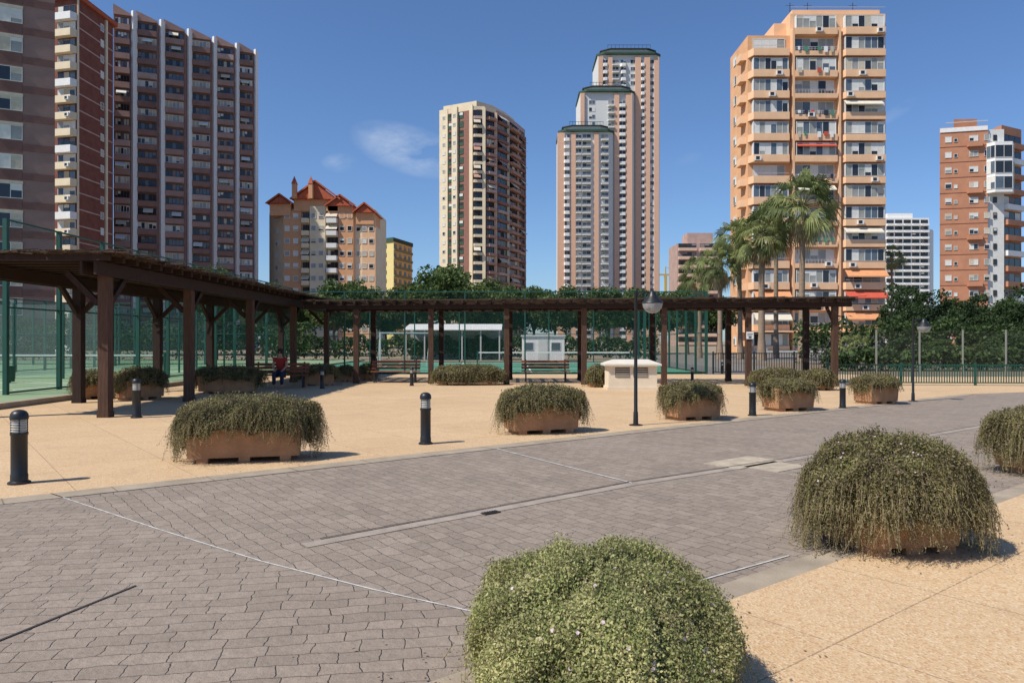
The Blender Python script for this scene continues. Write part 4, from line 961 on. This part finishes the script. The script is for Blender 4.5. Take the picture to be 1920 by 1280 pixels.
# H tall stepped tower
H=Bld('skyscraper','tallest pale grey and pink stepped skyscraper with dark railed roofs',1145,300)
def hx(x,d=300): return H.L(x,d)[0]
blocks=[(1049,1150,0,86.5,'a'),(1088,1190,3,103.5,'b'),(1121,1238,6,120,'c')]
for xa,xb,dy,zt,t_ in blocks:
    X0,X1=hx(xa,300+dy),hx(xb,300+dy); H.body([(X0,dy+1.0),(X0+2.2,dy),(X1-2.2,dy),(X1,dy+1.5),(X1+1,dy+20),(X0,dy+20)],0,zt,greyw)
    H.body([(X0-.5,dy+1.2),(X0+2.5,dy-1.3),(X1-2.5,dy-1.3),(X1+.4,dy+1.4),(X1+.6,dy+19),(X0-.3,dy+19)],zt,zt+.8,dkgreen,'cornice')
    H.body([(X0+2,dy+3.2),(X0+5.5,dy+.8),(X1-5.5,dy+.8),(X1-2,dy+3.2),(X1-2,dy+16),(X0+2,dy+16)],zt+.8,zt+2.5,greyw,'setback_storey')
    H.body([(X0+1.2,dy+2.6),(X0+5,dy-.2),(X1-5,dy-.2),(X1-1.2,dy+2.6),(X1-1.2,dy+17),(X0+1.2,dy+17)],zt+2.5,zt+2.8,raild,'roof_slab')
    H.put('roof_rail',MB().box(X0+4,X1-4,dy-.1,dy,zt+4.0,zt+4.15,raild),(0,0,0),0)
    rp=MB().box(0,.12,0,.12,0,1.3,raild)
    for k in range(12): H.put('rail_post',rp,(X0+4+(X1-X0-8.2)*k/11,dy-.1,zt+2.8),0)
for x_,w,dy,zt in ((1052,3.0,0,86),(1075,1.8,0,86),(1118,1.8,0,86),(1196,2.4,6,119),(1213,2.4,6,119),(1231,2.0,6,119),(1179,2.6,3,103),(1156,2.0,3,103),(1144,1.8,6,119),(1126,1.8,6,119),(1092,1.6,3,103)):
    X=hx(x_,300+dy); z0=0 if not (dy==3 and x_<1150 or dy==6 and x_<1190) else (88 if dy==3 else 105)
    H.put('pier',MB().box(-w/2,w/2,-.8,0,z0,zt,peachh),(X,dy+.4 if x_ in(1052,1231) else dy,0),0)
cols=[(1063,0,2.6,'w',86),(1085,0,2.2,'r',86),(1100,0,3.4,'r',86),(1110,3,2.6,'w',103),(1134,0,3.0,'r',86),(1146,3,2.6,'r',103),(1167,3,3.0,'w',103),(1169,6,2.4,'w',119),(1187,6,2.2,'w',119),(1205,6,2.0,'w',119),(1222,6,2.0,'w',119),(1135,6,2.2,'w',119),(1154,6,2.8,'r',119)]
for x_,dy,w,t_,zt in cols:
    X=hx(x_,300+dy)-w/2; i=0
    while i*2.95+3<zt:
        z=i*2.95+.4
        vis=True
        if dy==3 and x_<1150 and z<88: vis=False
        if dy==6 and x_<1192 and z<104: vis=False
        if vis:
            H.put('window',one(rnd.choice(wins(w,1.7,2,'h' if t_=='w' else 'g',far=True))),(X,dy-.02,z+.85),0)
            if t_=='r': H.put('balcony',parapet(w+.4,1.5,-.2,.3,greyw,.3,railm=rail,rh=.6),(X-.2,dy,z),0)
            elif x_ in(1167,1169,1135,1063,1205): H.put('balcony',parapet(w+.3,1.2,-.4,.85,white,.6),(X-.15,dy,z),0)
        i+=1
H.done()
# I low pinkish
I=Bld('apartment_block','low distant pinkish block behind the leftmost palms',1310,260)
i0,i1=I.L(1270,260)[0],I.L(1350,260)[0]
I.body([(i0,0),(i1,0),(i1,14),(i0,14)],0,36,pinkb); I.body([(i0+4,2),(i1-2,2),(i1-2,10),(i0+4,10)],36,40,pinkb,'penthouse')
for i in range(12):
    z=i*3+.5; I.put('balcony',parapet(6.5,1.0,-.1,.9,peach2,.1),(i0+.3,0,z),0); I.put('balcony',parapet(6.5,1.0,-.1,.9,peach2,.1),(i0+7.8,0,z),0)
    for u in (.4,8): I.put('window',one(rnd.choice(wins(6.2,1.6,4,'k',far=True))),(i0+u,-.02,z+.9),0)
I.done()
# J white hotel
J=Bld('hotel_building','distant white hotel slab with a grid of small balconies',1707,350)
j0,j1=J.L(1660,350)[0],J.L(1742,350)[0]; j2=J.L(1757,350)[0]
J.body([(j0,0),(j1,0),(j1,16),(j0+2,16)],0,60,white); J.body([(j1+.01,3),(j2,3),(j2,16),(j1+.01,16)],0,55,white,'side_wing'); J.body([(j0+2,2),(j0+14,2),(j0+14,12),(j0+2,12)],60,62.5,white,'roof_sign_wall')
for i in range(19):
    z=i*3.1+.6
    for k in range(5):
        u=.4+k*4.05; J.put('balcony',parapet(3.6,1.3,-.25,.8,white,.02),(j0+u,0,z),0)
        J.put('window',one(rnd.choice(wins(3.4,1.9,2,'k',far=True))),(j0+u+.1,-.02,z+.8),0)
J.done()
# K brick tower right
K_=Bld('apartment_tower','orange brick apartment tower with grey column and glazed oriel at right',1838,140)
k0=K_.L(1762,141);k1=K_.L(1852,139);k2=K_.L(1915,143)
K_.body([k0,k1,(k1[0]+3,10),(k0[0]+8.5,13)],0,42.2,brickK); K_.body([(k1[0]+.003,k1[1]+.5),(k1[0]+3.2,k1[1]+.2),(k1[0]+3.2,9),(k1[0]+.3,9)],0,41.5,greyw,'grey_column')
K_.body([(k1[0]+3.203,k1[1]+.9),(k2[0],k2[1]),(k2[0]+2,12),(k1[0]+3.203,12)],0,42.5,brickK)
K_.body([(k0[0]+3.6,2.6),(k0[0]+8,2.4),(k0[0]+8.5,7),(k0[0]+6.4,7)],42.2,44.4,brickK,'roof_house')
at,rz,l=K_.fr(k0,k1)
K_.put('roof_band',MB().box(.05,l-.05,-.15,0,0,.8,white),at(0,0,41.3),rz)
K_.put('roof_band',MB().box(1,l,-.12,0,0,.15,rail),at(0,0,43.0),rz)
sm_=MB().box(0,l,-.05,0,0,.08,redbr)
kb=MB().box(0,1.0,-.04,0,0,2.6,redbr)
for i in range(14):
    z=i*2.92+.4
    for u,w in ((.9,1.1),(2.4,.6),(5.0,1.5),(7.5,.9)):
        f,p=rnd.choice(wins(w,1.1 if w>.6 else .7,1 if w<1.2 else 2,'s')); K_.put('window',f,at(u,.03,z+1.0),rz,p)
    if i%3==1: K_.put('balcony',parapet(2.6,.7,-.1,.8,brickK,.1),at(4.6,0,z),rz)
    K_.put('sill',sm_,at(0,0,z+.1),rz)
    f,p=rnd.choice(wins(.7,1.1,1,'k')); K_.put('window',f,(k1[0]+1.2,k1[1]+.3,z+1.0),0,p)
    at3,rz3,l3=K_.fr((k1[0]+3.2,k1[1]+.9),k2)
    K_.put('balcony',parapet(round(l3-.4,1),1.0,-.15,.85,brickK if i%3 else white,.15),at3(.2,0,z),rz3)
    f,p=rnd.choice(wins(round(l3-.8,1),1.6,3,'d')); K_.put('window',f,at3(.4,.02,z+.9),rz3,p)
pp=[(k1[0]-.2,k1[1]),(k1[0]+.5,k1[1]-1.4),(k1[0]+3.6,k1[1]-1.6),(k1[0]+4.8,k1[1]-.2)]
for zz in range(10,14):
    z=zz*2.92+.2
    if zz<13:
        for q in range(3):
            at4,rz4,l4=K_.fr(pp[q],pp[q+1]); f,p=rnd.choice(wins(round(l4-.02,2),2.3,2,'h')); K_.put('window',f,at4(0,0,z+.6),rz4,p)
    K_.body(pp+[(k1[0]+4.8,k1[1]+.8),(k1[0]-.2,k1[1]+.8)],z,z+.6,white,'oriel')
K_.done()
cy=mat('crane_yellow',(.5,.36,.12))
cr=thing('tower_crane','tiny distant construction crane right of the tall stepped tower','crane',(PX(1248,520),520,0))
MB().box(-.9,.9,-.9,.9,0,48,cy).obj('mast',cr); MB().bar((-6,0,48.5),(22,0,48.5),1.1,1.1,cy).obj('jib',cr)
MB().bar((0,0,48),(0,0,54),.8,.8,cy).bar((0,0,54),(15,0,49),.3,.3,cy).obj('cab_mast',cr)

# ------------------------------------------------------------- world, sun, camera
SE=R(52); SR=R(240)
w=bpy.data.worlds.new('World'); scene.world=w; w.use_nodes=True; t=w.node_tree; t.nodes.clear()
sky=t.nodes.new('ShaderNodeTexSky'); sky.sky_type='NISHITA'; sky.sun_disc=False; sky.sun_elevation=SE; sky.sun_rotation=SR; sky.air_density=1.0; sky.dust_density=.5; sky.ozone_density=2.2
tc=t.nodes.new('ShaderNodeTexCoord').outputs['Generated']
def dirmask(px,py,sx,sy,tilt=0):
    c=Vector(((px-960)/F,1,(HZ-py)/F)); s=t.nodes.new('ShaderNodeSeparateXYZ'); t.links.new(tc,s.inputs[0])
    yy=math_n(t,'MAXIMUM',s.outputs[1],.05)
    u=math_n(t,'SUBTRACT',math_n(t,'DIVIDE',s.outputs[0],yy),c.x); v=math_n(t,'SUBTRACT',math_n(t,'DIVIDE',s.outputs[2],yy),c.z)
    v2=math_n(t,'ADD',v,math_n(t,'MULTIPLY',u,tilt))
    q=math_n(t,'ADD',math_n(t,'POWER',math_n(t,'ABSOLUTE',math_n(t,'DIVIDE',u,sx/F)),2),math_n(t,'POWER',math_n(t,'ABSOLUTE',math_n(t,'DIVIDE',v2,sy/F)),2))
    return math_n(t,'MAXIMUM',math_n(t,'SUBTRACT',1.0,q),0.0)
m1=dirmask(765,280,115,50,.25); m2=dirmask(635,305,36,20,0); m3=dirmask(1685,208,40,16,-.6); m4=dirmask(1290,300,30,14,-.3)
msum=math_n(t,'ADD',math_n(t,'ADD',m1,math_n(t,'MULTIPLY',m2,.7)),math_n(t,'ADD',math_n(t,'MULTIPLY',m3,.3),math_n(t,'MULTIPLY',m4,.2)))
mp=t.nodes.new('ShaderNodeMapping'); mp.inputs['Scale'].default_value=(7,7,16); mp.inputs['Rotation'].default_value=(0,.35,0); t.links.new(tc,mp.inputs[0])
nz=remap(t,noise(t,mp.outputs[0],1.9,7,.62),.36,.72); cf=math_n(t,'MULTIPLY',math_n(t,'MULTIPLY',msum,nz),.6)
colr=mix(t,1.0,sky.outputs[0],(.74,.93,1.20),'MULTIPLY')
colr=mix(t,cf,colr,(6.5,7.2,8.2))
bg=t.nodes.new('ShaderNodeBackground'); bg.inputs[1].default_value=.108; t.links.new(colr,bg.inputs[0])
o=t.nodes.new('ShaderNodeOutputWorld'); t.links.new(bg.outputs[0],o.inputs[0])
S=Vector((math.sin(SR)*math.cos(SE),math.cos(SR)*math.cos(SE),math.sin(SE)))
sd=bpy.data.lights.new('sun','SUN'); sd.energy=5.0; sd.angle=R(.5); sd.color=(1,.94,.83); so=bpy.data.objects.new('sun',sd); COL.objects.link(so); so.rotation_euler=S.to_track_quat('Z','Y').to_euler(); so.location=(-20,-10,40)
cd=bpy.data.cameras.new('camera'); cd.sensor_width=36; cd.lens=F/1920*36; cd.clip_end=6000; cd.clip_start=.05
co=bpy.data.objects.new('camera',cd); COL.objects.link(co); co.location=(0,0,EYE); co.rotation_euler=(R(90),0,0); scene.camera=co
scene.view_settings.view_transform='Standard'; scene.view_settings.look='None'; scene.view_settings.exposure=0
